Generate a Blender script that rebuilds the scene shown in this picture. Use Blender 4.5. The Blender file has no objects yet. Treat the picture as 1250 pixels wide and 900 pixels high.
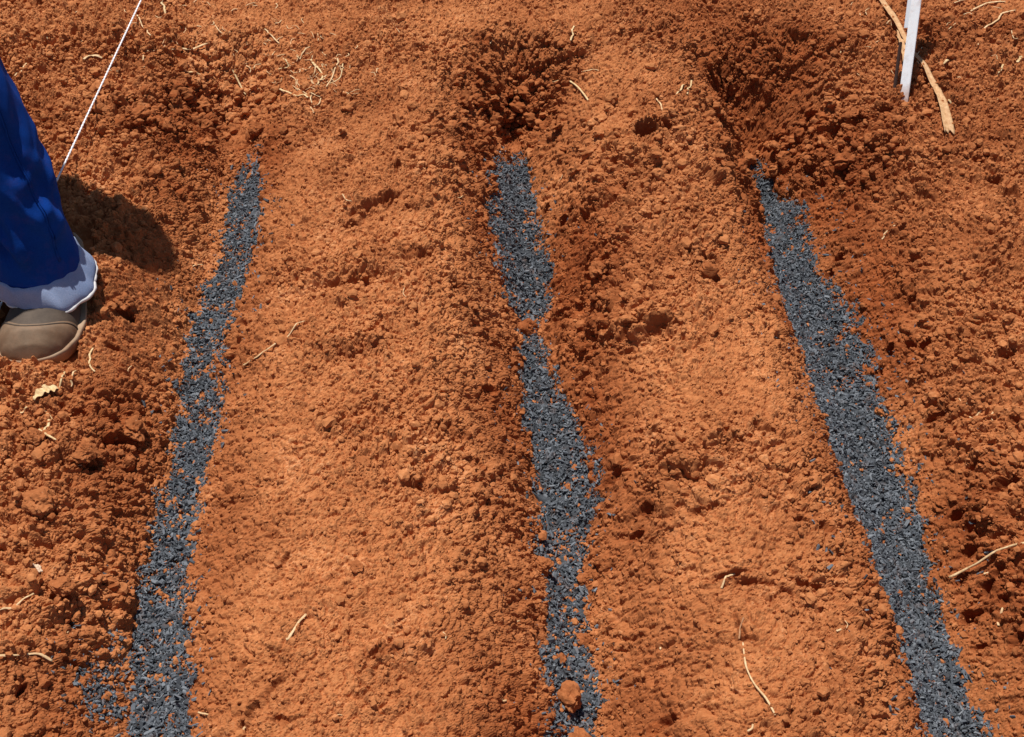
import bpy, bmesh, math, random
import numpy as np
from mathutils import Vector, Matrix

rng = np.random.default_rng(7)
random.seed(7)
scene = bpy.context.scene
COL = scene.collection

# ------------------------------------------------------------------ camera model (metres; photograph is 1250 x 900)
FPX, CAMH = 1500.0, 1.10
TH = math.atan(1485.0 / FPX)
ST, CT = math.sin(TH), math.cos(TH)
CAM = np.array([0.0, 0.0, CAMH])


def ray(px, py):
    a, b = px - 625.0, 450.0 - py
    return np.array([a, b * ST + FPX * CT, b * CT - FPX * ST])


def to_plane(px, py, z=0.0):
    r = ray(px, py)
    t = (z - CAMH) / r[2]
    return CAM + r * t


def mpp(px, py):                       # metres covered by one photo pixel at the ground there
    return -CAMH / ray(px, py)[2]


# ------------------------------------------------------------------ noise
_tabs = [rng.random((257, 257)) for _ in range(8)]
for _t in _tabs:
    _t[256, :] = _t[0, :]
    _t[:, 256] = _t[:, 0]


def vnoise(x, y, s, k=0):
    """value noise in -1..1, cell size s"""
    t = _tabs[k % 8]
    u, v = x / s + 71.3 * k, y / s + 37.7 * k
    i, j = np.floor(u), np.floor(v)
    fu, fv = u - i, v - j
    fu = fu * fu * fu * (fu * (fu * 6 - 15) + 10)
    fv = fv * fv * fv * (fv * (fv * 6 - 15) + 10)
    i = i.astype(np.int64) & 255
    j = j.astype(np.int64) & 255
    a = t[i, j] * (1 - fu) + t[i + 1, j] * fu
    b = t[i, j + 1] * (1 - fu) + t[i + 1, j + 1] * fu
    return (a * (1 - fv) + b * fv) * 2 - 1


def fbm(x, y, s, octs=3, gain=0.5, k=0):
    o, a = 0, 1.0
    for n in range(octs):
        # rotate each octave so the lattice does not show
        c, q = math.cos(1.1 * n + 0.4), math.sin(1.1 * n + 0.4)
        o = o + a * vnoise(c * x - q * y, q * x + c * y, s / 2.03 ** n, k + n)
        a *= gain
    return o


def cells(x, y, s, k=0):
    """packed rounded granules: distance to the nearest of scattered points (0 at a point, about 1 between), and a value per granule"""
    g = np.random.default_rng(900 + k)
    jx, jy, jr = g.random((256, 256)), g.random((256, 256)), g.random((256, 256))
    u, v = x / s, y / s
    i, j = np.floor(u).astype(np.int64), np.floor(v).astype(np.int64)
    best = np.full(x.shape, 9.0)
    val = np.zeros(x.shape)
    for di in (-1, 0, 1):
        for dj in (-1, 0, 1):
            a, b = (i + di) & 255, (j + dj) & 255
            r = jr[a, b]
            d = np.hypot(i + di + jx[a, b] - u, j + dj + jy[a, b] - v) / (0.42 + 0.42 * r)
            m = d < best
            best = np.where(m, d, best)
            val = np.where(m, r, val)
    return best, val


def sstep(a, b, x):
    t = np.clip((x - a) / (b - a), 0, 1)
    return t * t * (3 - 2 * t)


# ------------------------------------------------------------------ furrow layout
DEPTH = 0.148
ZF = -DEPTH
VPD = np.array([-145.0, 1485 * ST + FPX * CT])
VPD /= np.linalg.norm(VPD)
PERP = np.array([VPD[1], -VPD[0]])     # to the right


def uv_of(p):
    return p[..., 0] * PERP[0] + p[..., 1] * PERP[1], p[..., 0] * VPD[0] + p[..., 1] * VPD[1]


def furrow_u(k):
    return float(uv_of(to_plane(480 + k * 1535.0, 500, ZF))[0])


U_L, U_C, U_R = furrow_u(-0.153), furrow_u(0.1225), furrow_u(0.365)
GAP = 0.5 * (U_R - U_L)
V_END = [float(uv_of(to_plane(305, 178, ZF))[1]), float(uv_of(to_plane(622, 178, ZF))[1]), float(uv_of(to_plane(930, 190, ZF))[1])]


def furrow_profile(d, hw, wall):
    t = np.clip((d - hw) / wall, 0, 1)
    return 1 - np.sin(t * np.pi / 2) ** 1.12


def base_height(x, y):
    """the dug shape without crumbs"""
    u = x * PERP[0] + y * PERP[1]
    v = x * VPD[0] + y * VPD[1]
    wob = 0.010 * vnoise(u, v, 0.23, 1) + 0.006 * vnoise(u, v, 0.08, 2)
    h = np.zeros_like(x)
    for i, (uf, ve, dm) in enumerate(((U_L, V_END[0], 0.62), (U_C, V_END[1], 1.0), (U_R, V_END[2], 1.05))):
        d = np.abs(u - uf + wob)
        side_wall = np.where(u > uf, 0.165, 0.165)
        if i == 0:
            side_wall = np.where(u > uf, 0.17, 0.13)
        if i == 2:
            side_wall = np.where(u > uf, 0.25, 0.165)
        prof = furrow_profile(d, 0.014, side_wall)
        endw = 0.15
        along = 1 - sstep(ve - 0.01, ve + endw, v + 0.02 * vnoise(u, v, 0.06, 3))
        near = sstep(-3.2, -2.6, v)
        h -= DEPTH * dm * prof * along * near
    # crest rounding: ridges sit slightly proud, with hoe-pull swells along them
    ridge = sstep(0.05, 0.16, np.abs(u - U_L)) * sstep(0.05, 0.16, np.abs(u - U_C)) * sstep(0.05, 0.2, np.abs(u - U_R))
    before = 1 - sstep(V_END[1] - 0.02, V_END[1] + 0.10, v)
    h += before * ridge * (0.008 * vnoise(u * 0.8, v, 0.16, 4) + 0.005 * vnoise(u, v, 0.07, 5))
    # far ground: gentle swells and a trough running off to the upper right
    far = sstep(V_END[1] + 0.02, V_END[1] + 0.16, v)
    h += far * (0.012 * vnoise(x, y, 0.21, 6) + 0.012)
    for (a, b, wd, dp) in TROUGHS:
        ab = b - a
        t = np.clip(((x - a[0]) * ab[0] + (y - a[1]) * ab[1]) / (ab @ ab), 0, 1)
        d = np.hypot(x - a[0] - t * ab[0], y - a[1] - t * ab[1])
        h -= dp * np.exp(-(d / wd) ** 2)
    # far field
    R = np.hypot(x, y - 1.3)
    h += sstep(2.0, 5.0, R) * (0.05 * vnoise(x, y, 1.3, 7) + 0.10 * vnoise(x, y, 6.0, 0))
    return h


TROUGHS = []
for p, q, wd, dp in (((800, -40), (895, 60), .06, .035), ((895, 60), (960, 130), .05, .03), ((600, -30), (690, 70), .05, .016), ((960, 130), (935, 200), .05, .02),
                     ((700, -60), (800, -40), .07, .03)):
    TROUGHS.append((to_plane(*p)[:2], to_plane(*q)[:2], wd, dp))
for p, q, wd, dp in (((120, 352), (175, 356), .022, -.016), ((960, 110), (1090, 70), .07, -.012), ((1020, 175), (1090, 140), .02, -.006)):
    TROUGHS.append((to_plane(*p)[:2], to_plane(*q)[:2], wd, dp))


def on_base(px, py, lift=0.0):
    z = 0.0
    for _ in range(12):
        p = to_plane(px, py, z + lift)
        z = 0.5 * z + 0.5 * float(base_height(np.array([p[0]]), np.array([p[1]]))[0])
    return to_plane(px, py, z + lift)


# ------------------------------------------------------------------ ground grid
def axis(lo, hi, step, far, step_hi=None):
    core = [lo]
    while core[-1] < hi:
        f = (core[-1] - lo) / (hi - lo)
        core.append(core[-1] + step + (0 if step_hi is None else f * (step_hi - step)))
    out_hi, out_lo = [], []
    s, p = step * 1.15, core[-1]
    while p < far:
        s *= 1.15
        p += s
        out_hi.append(p)
    s, p = step * 1.15, lo
    while p > -far:
        s *= 1.15
        p -= s
        out_lo.append(p)
    return np.array(out_lo[::-1] + core + out_hi)


GX = axis(-0.98, 0.98, 0.00135, 45.0)
GY = axis(0.50, 2.16, 0.00115, 45.0, 0.0021)
NX, NY = len(GX), len(GY)
XX, YY = np.meshgrid(GX, GY)           # rows = y
B = base_height(XX, YY)
UU = XX * PERP[0] + YY * PERP[1]
VV = XX * VPD[0] + YY * VPD[1]


def fidx(x, y):
    return np.interp(x, GX, np.arange(NX)), np.interp(y, GY, np.arange(NY))


def sample(F, x, y):
    fi, fj = fidx(np.asarray(x, float), np.asarray(y, float))
    i = np.clip(np.floor(fi).astype(int), 0, NX - 2)
    j = np.clip(np.floor(fj).astype(int), 0, NY - 2)
    a, b = fi - i, fj - j
    return (F[j, i] * (1 - a) + F[j, i + 1] * a) * (1 - b) + (F[j + 1, i] * (1 - a) + F[j + 1, i + 1] * a) * b


def project(x, y, z):
    """world to photo pixels"""
    dx, dy, dz = x, y, z - CAMH
    fw = dy * CT - dz * ST
    up = dy * ST + dz * CT
    return 625 + FPX * dx / fw, 450 - FPX * up / fw


_infront = (YY * CT + (CAMH - B) * ST) > 0.2
PXX, PYY = project(np.where(_infront, XX, 9.0), np.where(_infront, YY, 1.0), B)


def blob(px, py, rx, ry):
    """soft mask round a spot of the bed, given where it is seen"""
    p = on_base(px, py)
    m = mpp(px, py)
    return np.exp(-(((XX - p[0]) / (rx * m)) ** 2 + ((YY - p[1]) / (ry * m * 1.4)) ** 2))


dL, dC, dR = np.abs(UU - U_L), np.abs(UU - U_C), np.abs(UU - U_R)
before = 1 - sstep(V_END[1] + 0.00, V_END[1] + 0.10, VV)
nL = fbm(XX, YY, 0.10, 3, 0.5, 2)
# where the digging left loose lumps
coarse = 0.23 + 0.40 * fbm(XX, YY, 0.15, 3, 0.55, 2)
coarse += 0.60 * sstep(U_L - 0.05, U_L - 0.14, UU)
coarse += 0.46 * sstep(U_R + 0.05, U_R + 0.14, UU) * before
rim = np.exp(-((VV - V_END[1] - 0.065) / 0.055) ** 2)
coarse += 0.62 * rim * (0.8 + 0.5 * nL)
for b in ((480, 235, 60, 40), (840, 340, 70, 55), (740, 350, 50, 60), (430, 420, 60, 30), (520, 580, 60, 60), (880, 560, 90, 35), (790, 400, 70, 22), (790, 200, 90, 60), (1000, 200, 80, 40)):
    coarse += 0.5 * blob(*b)
for b in ((300, 60, 110, 40), (1020, 90, 60, 40), (780, 70, 70, 30), (420, 700, 100, 120), (850, 680, 110, 70), (880, 850, 90, 70)):
    coarse -= 0.22 * blob(*b)
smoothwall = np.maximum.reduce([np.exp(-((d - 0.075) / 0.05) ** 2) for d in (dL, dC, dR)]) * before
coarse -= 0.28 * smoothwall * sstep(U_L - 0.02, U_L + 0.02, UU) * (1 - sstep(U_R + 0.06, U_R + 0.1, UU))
coarse = np.clip(coarse, 0.04, 1.0)

# damp turned soil is redder; shade of walls and banks is painted in too
damp_shade = 0.15 + 0.32 * fbm(XX, YY, 0.16, 3, 0.55, 5)
damp_shade += 0.54 * smoothwall + 0.44 * rim + 0.26 * np.exp(-(np.minimum(np.minimum(dL, dC), dR) / 0.045) ** 2) * before
damp_shade += 0.26 * sstep(U_R + 0.03, U_R + 0.12, UU) * before
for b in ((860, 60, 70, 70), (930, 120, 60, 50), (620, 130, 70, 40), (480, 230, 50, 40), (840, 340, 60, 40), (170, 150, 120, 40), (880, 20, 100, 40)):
    damp_shade += 0.40 * blob(*b)
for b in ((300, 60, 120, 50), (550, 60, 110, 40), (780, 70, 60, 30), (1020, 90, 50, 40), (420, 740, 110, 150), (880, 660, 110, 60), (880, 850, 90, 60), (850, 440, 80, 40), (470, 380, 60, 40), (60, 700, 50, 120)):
    damp_shade -= 0.40 * blob(*b)
damp_shade = np.clip(damp_shade, 0, 1)

# ---- relief: fractal roughness
H = B.copy()
band_zone = np.minimum(np.minimum(dL, dC), dR)
amp = 0.25 + 0.95 * coarse
H += 0.0034 * amp * fbm(XX, YY, 0.030, 3, 0.62, 1)
H += 0.0012 * (0.45 + 0.7 * coarse) * fbm(XX, YY, 0.0085, 2, 0.6, 4)
# scraped marks down the walls and across the crests
su = UU + 0.25 * np.abs(VV)
H += 0.0010 * smoothwall * fbm(UU, VV, 0.013, 3, 0.6, 3)
H += 0.0022 * (1 - np.clip(coarse, 0, 1)) * vnoise(UU * 0.4, VV + 0.3 * UU, 0.016, 6)

# packed granules of three sizes, warped so that no grid shows
wx = 0.004 * vnoise(XX, YY, 0.011, 2) + 0.006 * vnoise(XX, YY, 0.031, 5)
wy = 0.004 * vnoise(XX, YY, 0.012, 6) + 0.006 * vnoise(XX, YY, 0.029, 7)
soft = 1 - np.exp(-(band_zone / 0.030) ** 2) * before * 0.6
patch = 0.5 + 0.5 * fbm(XX, YY, 0.045, 3, 0.6, 6)
for n_, (sz, am) in enumerate(((0.0190, 0.0120), (0.0105, 0.0070), (0.0060, 0.0040))):
    c_, s_ = math.cos(0.5 + n_), math.sin(0.5 + n_)
    F, val = cells(c_ * (XX + wx) - s_ * (YY + wy), s_ * (XX + wx) + c_ * (YY + wy), sz, n_)
    dome = np.sqrt(np.clip(1 - F * F, 0, 1))
    if n_ == 0:
        wgt = np.clip(1.25 * coarse - 0.22 + 0.5 * (patch - 0.5), 0, 1) * (0.25 + 0.9 * val)
    elif n_ == 1:
        wgt = np.clip(0.46 + 0.80 * coarse + 0.8 * (patch - 0.5), 0.14, 1.1) * (0.35 + 0.8 * val)
    else:
        wgt = np.clip(0.85 + 0.5 * coarse + 0.5 * (0.5 - patch), 0.45, 1.2) * (0.5 + 0.6 * val)
    H += am * wgt * soft * dome

# ---- lumps: rounded clods pressed into the surface, small ones everywhere, big ones where the bed is loose
LUMP = np.zeros_like(H)


def lump(x, y, r, asp, rot, squash, sink):
    i0, i1 = np.searchsorted(GX, (x - r * 1.3, x + r * 1.3))
    j0, j1 = np.searchsorted(GY, (y - r * 1.3, y + r * 1.3))
    if i1 - i0 < 2 or j1 - j0 < 2:
        return
    X = XX[j0:j1, i0:i1] - x
    Y = YY[j0:j1, i0:i1] - y
    c, s = math.cos(rot), math.sin(rot)
    a = (c * X + s * Y) / (r * asp)
    b = (-s * X + c * Y) / (r / asp)
    d = np.maximum(np.abs(a) ** 2 + np.abs(b) ** 2, np.abs(0.72 * a + 0.62 * b) ** 2 * 1.25)
    hh = r * squash * np.sqrt(np.clip(1 - d, 0, 1)) - sink * r
    sub = LUMP[j0:j1, i0:i1]
    np.maximum(sub, hh, out=sub)


N_TRY = 60000
lx = rng.uniform(-0.98, 0.98, N_TRY)
ly = rng.uniform(0.5, 2.16, N_TRY)
lc = sample(coarse, lx, ly)
rmax = 0.0050 + 0.0125 * np.clip(lc, 0, 1)
q = rng.random(N_TRY)
rmin = 0.0026
pw = 2.6                                 # power law of sizes
lr = (rmin ** -pw + q * (rmax ** -pw - rmin ** -pw)) ** (-1 / pw)
keep = rng.random(N_TRY) < np.clip(0.22 + 0.85 * lc, 0, 1)
for x, y, r, a, t, s_ in zip(lx[keep], ly[keep], lr[keep], rng.uniform(1.0, 1.35, N_TRY)[keep], rng.uniform(0, 3.14, N_TRY)[keep], rng.uniform(0.75, 1.15, N_TRY)[keep]):
    lump(x, y, r, a, t, s_, 0.22)
H += LUMP
# grit
core = (np.abs(XX) < 1.0) & (YY > 0.49) & (YY < 2.18)
H += np.where(core, 0.00042 * rng.standard_normal(H.shape), 0)

# ---- steps where a hoe stroke ended or a slab of soil slid: the far side stands higher than the near side
SCARPS = [
    ([(366, 360), (400, 348), (450, 334), (500, 318), (532, 306)], .009), ([(422, 284), (455, 258), (492, 236)], .012), ([(700, 434), (735, 418), (790, 406), (835, 398), (884, 378)], .010),
    ([(690, 352), (728, 312), (780, 286), (832, 286), (884, 312), (896, 345)], .007), ([(738, 244), (790, 216), (850, 214), (896, 248)], .006), ([(470, 606), (520, 590), (575, 568)], .006),
    ([(430, 572), (500, 542), (575, 524)], .006), ([(376, 434), (430, 436), (474, 424)], .006), ([(750, 645), (798, 622), (862, 620)], .007), ([(876, 548), (930, 530), (972, 548)], .006),
    ([(876, 715), (920, 704), (980, 716), (1014, 732)], .007), ([(1002, 240), (1040, 202), (1096, 142)], .008), ([(1020, 172), (1060, 152), (1094, 134)], .008), ([(1140, 516), (1190, 506), (1240, 500)], .006),
    ([(150, 164), (215, 124), (270, 122), (330, 180)], .008), ([(560, 168), (590, 128), (640, 128), (662, 160)], .004), ([(670, 275), (720, 268), (770, 240)], .007), ([(455, 815), (500, 796), (550, 790)], .005),
    ([(330, 770), (345, 700), (350, 660)], .004), ([(440, 700), (520, 672), (590, 655)], .004), ([(790, 800), (860, 782), (930, 788)], .005), ([(760, 470), (730, 500), (715, 530)], .006),
]
for pts, am in SCARPS:
    W = np.array([on_base(*p)[:2] for p in pts])
    pad = 0.10
    i0, i1 = np.searchsorted(GX, (W[:, 0].min() - pad, W[:, 0].max() + pad))
    j0, j1 = np.searchsorted(GY, (W[:, 1].min() - pad, W[:, 1].max() + pad))
    X, Y = XX[j0:j1, i0:i1], YY[j0:j1, i0:i1]
    X = X + 0.006 * vnoise(X, Y, 0.017, 1) + 0.003 * vnoise(X, Y, 0.007, 3)
    Y = Y + 0.006 * vnoise(X, Y, 0.015, 2) + 0.003 * vnoise(X, Y, 0.007, 4)
    bd = np.full(X.shape, 9.0)
    bs = np.zeros(X.shape)
    bt = np.zeros(X.shape)
    for q_ in range(len(W) - 1):
        ab = W[q_ + 1] - W[q_]
        t = np.clip(((X - W[q_][0]) * ab[0] + (Y - W[q_][1]) * ab[1]) / (ab @ ab), 0, 1)
        ex, ey = X - W[q_][0] - t * ab[0], Y - W[q_][1] - t * ab[1]
        d = np.hypot(ex, ey)
        m = d < bd
        sg = np.sign(ab[0] * ey - ab[1] * ex)
        bd, bs, bt = np.where(m, d, bd), np.where(m, sg, bs), np.where(m, (q_ + t) / (len(W) - 1), bt)
    taper = np.clip(np.minimum(bt, 1 - bt) * 6, 0, 1)
    sd = bd * bs
    H[j0:j1, i0:i1] += am * taper * (0.6 + 0.6 * vnoise(X, Y, 0.03, 6)) * np.tanh(sd / 0.004) * np.exp(-bd / 0.030)

# ---- hollows and cracks left between lumps (px, py, rx, ry, tilt in degrees, depth factor)
PITS = [
    (212, 119, 14, 9, 10, 1.3), (240, 124, 10, 7, 0, 1.2), (262, 117, 9, 4, 0, 1), (158, 157, 12, 7, 0, 1), (175, 153, 10, 6, 0, 1), (305, 174, 13, 7, 15, 1.2), (336, 176, 8, 8, -20, 1.2),
    (294, 132, 6, 7, 0, 1), (150, 66, 11, 5, 0, 1), (198, 28, 9, 5, 0, .8), (280, 20, 9, 5, 0, .8), (306, 28, 6, 4, 0, .8), (360, 8, 6, 7, 0, 1), (408, 7, 9, 6, 0, 1), (385, 16, 12, 4, 10, .9),
    (90, 61, 7, 4, 0, .8), (230, 162, 12, 7, 0, .7), (280, 157, 9, 4, 0, .8), (212, 236, 8, 4, 0, .7), (75, 88, 9, 4, 0, .7), (144, 199, 6, 6, 0, .7),
    (584, 133, 12, 9, 20, 1.4), (626, 138, 12, 9, -15, 1.3), (620, 161, 11, 6, 25, 1.1), (605, 119, 7, 6, 0, 1), (645, 153, 6, 5, 0, .8), (677, 152, 7, 6, 20, 1), (565, 171, 7, 5, 0, .9),
    (485, 151, 9, 6, 0, 1.1), (481, 168, 9, 7, -25, 1.1), (494, 184, 7, 4, 0, .8), (484, 205, 6, 6, 0, 1), (458, 252, 32, 8, 38, 1.0), (428, 279, 10, 5, 20, .9), (504, 254, 11, 7, 10, 1), (420, 172, 7, 5, 0, .6),
    (588, 48, 9, 4, 0, .7), (634, 77, 6, 5, 0, .7), (515, 74, 10, 3, 0, .5), (790, 163, 15, 12, 0, 3.4), (814, 163, 8, 8, 20, 1.3), (835, 162, 6, 5, 0, .9), (756, 204, 5, 5, 0, 1), (758, 239, 9, 7, 10, .9),
    (690, 269, 12, 6, 35, 1.2), (720, 267, 9, 6, 20, 1), (669, 259, 5, 6, 0, 1), (843, 265, 8, 5, -30, .9), (875, 345, 7, 7, 0, 1.1), (866, 320, 12, 5, -35, 1), (734, 343, 8, 6, 15, 1), (745, 326, 14, 5, 0, .8), (715, 365, 6, 9, -40, .9),
    (728, 421, 8, 11, 0, 1), (780, 405, 15, 5, 20, 1.1), (807, 404, 17, 4, 12, 1.2), (725, 490, 6, 9, 20, .6), (594, 477, 5, 10, -40, .7), (556, 352, 6, 9, -35, .7),
    (440, 345, 36, 6, 18, .45), (505, 312, 22, 5, 12, .4), (430, 431, 26, 7, 10, .4), (510, 596, 20, 6, 20, .6), (555, 532, 16, 7, -10, .5), (575, 570, 9, 8, 0, .4), (470, 800, 22, 5, 20, .4), (440, 565, 12, 6, 0, .35),
    (1024, 166, 10, 7, 10, 1.2), (1080, 143, 13, 5, 18, 1.1), (1050, 154, 10, 4, 20, .9), (1000, 232, 9, 8, 40, 1.2), (988, 247, 5, 9, -35, 1), (1030, 203, 10, 5, 25, .9), (990, 147, 7, 5, 0, .8), (1005, 180, 9, 5, 20, .8), (1191, 203, 9, 5, 0, 1), (1212, 226, 9, 6, 10, 1.1),
    (1232, 243, 9, 5, 0, 1), (1238, 263, 7, 6, 0, 1), (1025, 315, 7, 6, 0, 1), (1013, 335, 5, 7, 0, .8), (1113, 370, 8, 6, 0, 1), (1087, 429, 7, 8, 0, 1.2), (1112, 425, 6, 8, 0, 1.1), (1131, 425, 7, 7, 0, 1.1), (1230, 440, 10, 6, 10, .9), (1075, 455, 5, 6, 0, .7),
    (1143, 512, 15, 4, 5, .7), (1210, 566, 9, 7, 10, 1.1), (1193, 574, 9, 6, 0, 1), (1232, 594, 16, 7, 15, 1.2), (1240, 516, 7, 7, 0, .8), (1167, 632, 11, 8, -20, 1.4), (1188, 645, 9, 9, 30, 1.3), (1183, 674, 11, 7, 30, 1.3), (1211, 718, 10, 6, 10, 1.1), (1224, 700, 8, 5, 20, .9), (1182, 754, 9, 7, 0, 1.2),
    (1197, 751, 6, 4, 0, .9), (1198, 790, 10, 4, -10, .8), (1243, 785, 7, 10, -20, .8), (1175, 710, 9, 4, 40, .8), (1228, 735, 4, 7, 0, .7), (1007, 647, 10, 6, -10, 1), (983, 638, 10, 4, -35, .9), (985, 720, 20, 4, -22, .8), (965, 698, 6, 6, 0, .6), (958, 727, 8, 4, -30, .6), (1046, 720, 4, 10, -20, .6),
    (850, 625, 7, 4, 0, .8), (870, 620, 10, 3, 0, .8), (793, 622, 7, 6, 0, .9), (778, 653, 8, 5, 0, .7), (752, 583, 10, 5, 20, .8), (925, 528, 13, 4, -25, .7), (890, 705, 22, 3, 5, .5), (920, 712, 20, 3, -5, .45), (903, 765, 4, 12, 10, .6), (917, 780, 12, 4, -5, .6), (810, 885, 14, 8, 20, .5), (1045, 870, 8, 6, 0, .6),
    (70, 735, 12, 7, 10, 1.3), (84, 764, 7, 5, 0, 1.1), (56, 633, 13, 7, -10, 1.3), (50, 654, 9, 6, 10, 1), (30, 685, 7, 5, 0, 1.1), (152, 546, 15, 7, -5, 1.3), (134, 545, 8, 9, -40, 1.2), (90, 817, 14, 5, -10, 1.1), (25, 845, 5, 10, -20, .8), (45, 552, 9, 4, 0, 1), (95, 510, 9, 5, 20, .8), (152, 384, 15, 5, 0, 1.0), (12, 478, 9, 5, 0, .8), (140, 430, 10, 4, 0, .7), (110, 575, 11, 4, 20, .7),
    (120, 720, 9, 4, 0, .5), (335, 655, 6, 4, 0, .5), (345, 690, 4, 14, -25, .45), (310, 875, 5, 14, -35, .9), (335, 840, 6, 12, -35, .7), (345, 880, 12, 5, -10, .7), (300, 813, 7, 5, 0, .7), (260, 650, 4, 4, 0, .5),
]
for (px, py, rx, ry, tilt, dp) in PITS:
    p = on_base(px, py)
    m = mpp(px, py)
    big = 0.86 if (px > 1010 or px < 160) and py > 300 else 1.0
    ax, ay = rx * m * 1.05 * big, ry * m * 1.30 * big
    R = max(ax, ay) * 1.7
    i0, i1 = np.searchsorted(GX, (p[0] - R, p[0] + R))
    j0, j1 = np.searchsorted(GY, (p[1] - R, p[1] + R))
    X = XX[j0:j1, i0:i1] - p[0]
    Y = YY[j0:j1, i0:i1] - p[1]
    c, s = math.cos(math.radians(tilt)), math.sin(math.radians(tilt))
    d = np.sqrt(((c * X + s * Y) / ax) ** 2 + ((-s * X + c * Y) / ay) ** 2)
    d += 0.28 * vnoise(XX[j0:j1, i0:i1], YY[j0:j1, i0:i1], 0.008, 3) + 0.12 * vnoise(XX[j0:j1, i0:i1], YY[j0:j1, i0:i1], 0.004, 5)
    prof = sstep(1.15, 0.55, d)
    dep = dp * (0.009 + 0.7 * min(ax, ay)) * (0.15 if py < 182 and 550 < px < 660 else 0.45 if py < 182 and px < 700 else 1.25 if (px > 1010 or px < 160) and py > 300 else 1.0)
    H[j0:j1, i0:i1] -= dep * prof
    damp_shade[j0:j1, i0:i1] = np.clip(damp_shade[j0:j1, i0:i1] + 0.5 * sstep(1.7, 0.8, d), 0, 1)  # hollows also darkened in colour, for the shade inside


def on_ground(px, py, lift=0.0, it=14):
    z = 0.0
    for _ in range(it):
        p = to_plane(px, py, z + lift)
        z = 0.5 * z + 0.5 * float(sample(B, p[0], p[1]))
    p = to_plane(px, py, z + lift)
    return np.array([p[0], p[1], float(sample(H, p[0], p[1])) + lift])


# ------------------------------------------------------------------ mesh + material helpers
def on_top(px, py):
    """the highest grain near the spot that is seen at this pixel"""
    z = float(on_base(px, py)[2])
    for _ in range(16):
        p = to_plane(px, py, z)
        hz = max(float(sample(H, p[0] + a, p[1] + b)) for a in (-.004, 0, .004) for b in (-.004, 0, .004))
        z = 0.55 * z + 0.45 * hz
    return to_plane(px, py, z)


def mesh_from_arrays(name, verts, faces, smooth=False):
    """faces: (n,k) array of equal polygons"""
    verts = np.asarray(verts, np.float32)
    faces = np.asarray(faces, np.int32)
    me = bpy.data.meshes.new(name)
    me.vertices.add(len(verts))
    me.vertices.foreach_set("co", verts.ravel())
    n, k = faces.shape
    me.loops.add(n * k)
    me.loops.foreach_set("vertex_index", faces.ravel())
    me.polygons.add(n)
    me.polygons.foreach_set("loop_start", np.arange(0, n * k, k, dtype=np.int32))
    me.polygons.foreach_set("loop_total", np.full(n, k, np.int32))
    me.polygons.foreach_set("use_smooth", np.full(n, smooth))
    me.update(calc_edges=True)
    me.validate()
    return me


def link(name, me, mat, parent=None):
    o = bpy.data.objects.new(name, me)
    COL.objects.link(o)
    if mat is not None:
        me.materials.append(mat)
    if parent is not None:
        o.parent = parent
    return o


def tag(o, label=None, cat=None, group=None, kind=None):
    for k, v in (("label", label), ("category", cat), ("group", group), ("kind", kind)):
        if v:
            o[k] = v
    return o


def thing(name, label, cat, loc=(0, 0, 0), group=None):
    o = bpy.data.objects.new(name, None)
    o.empty_display_size = 0.05
    o.location = loc
    COL.objects.link(o)
    return tag(o, label, cat, group)


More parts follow.
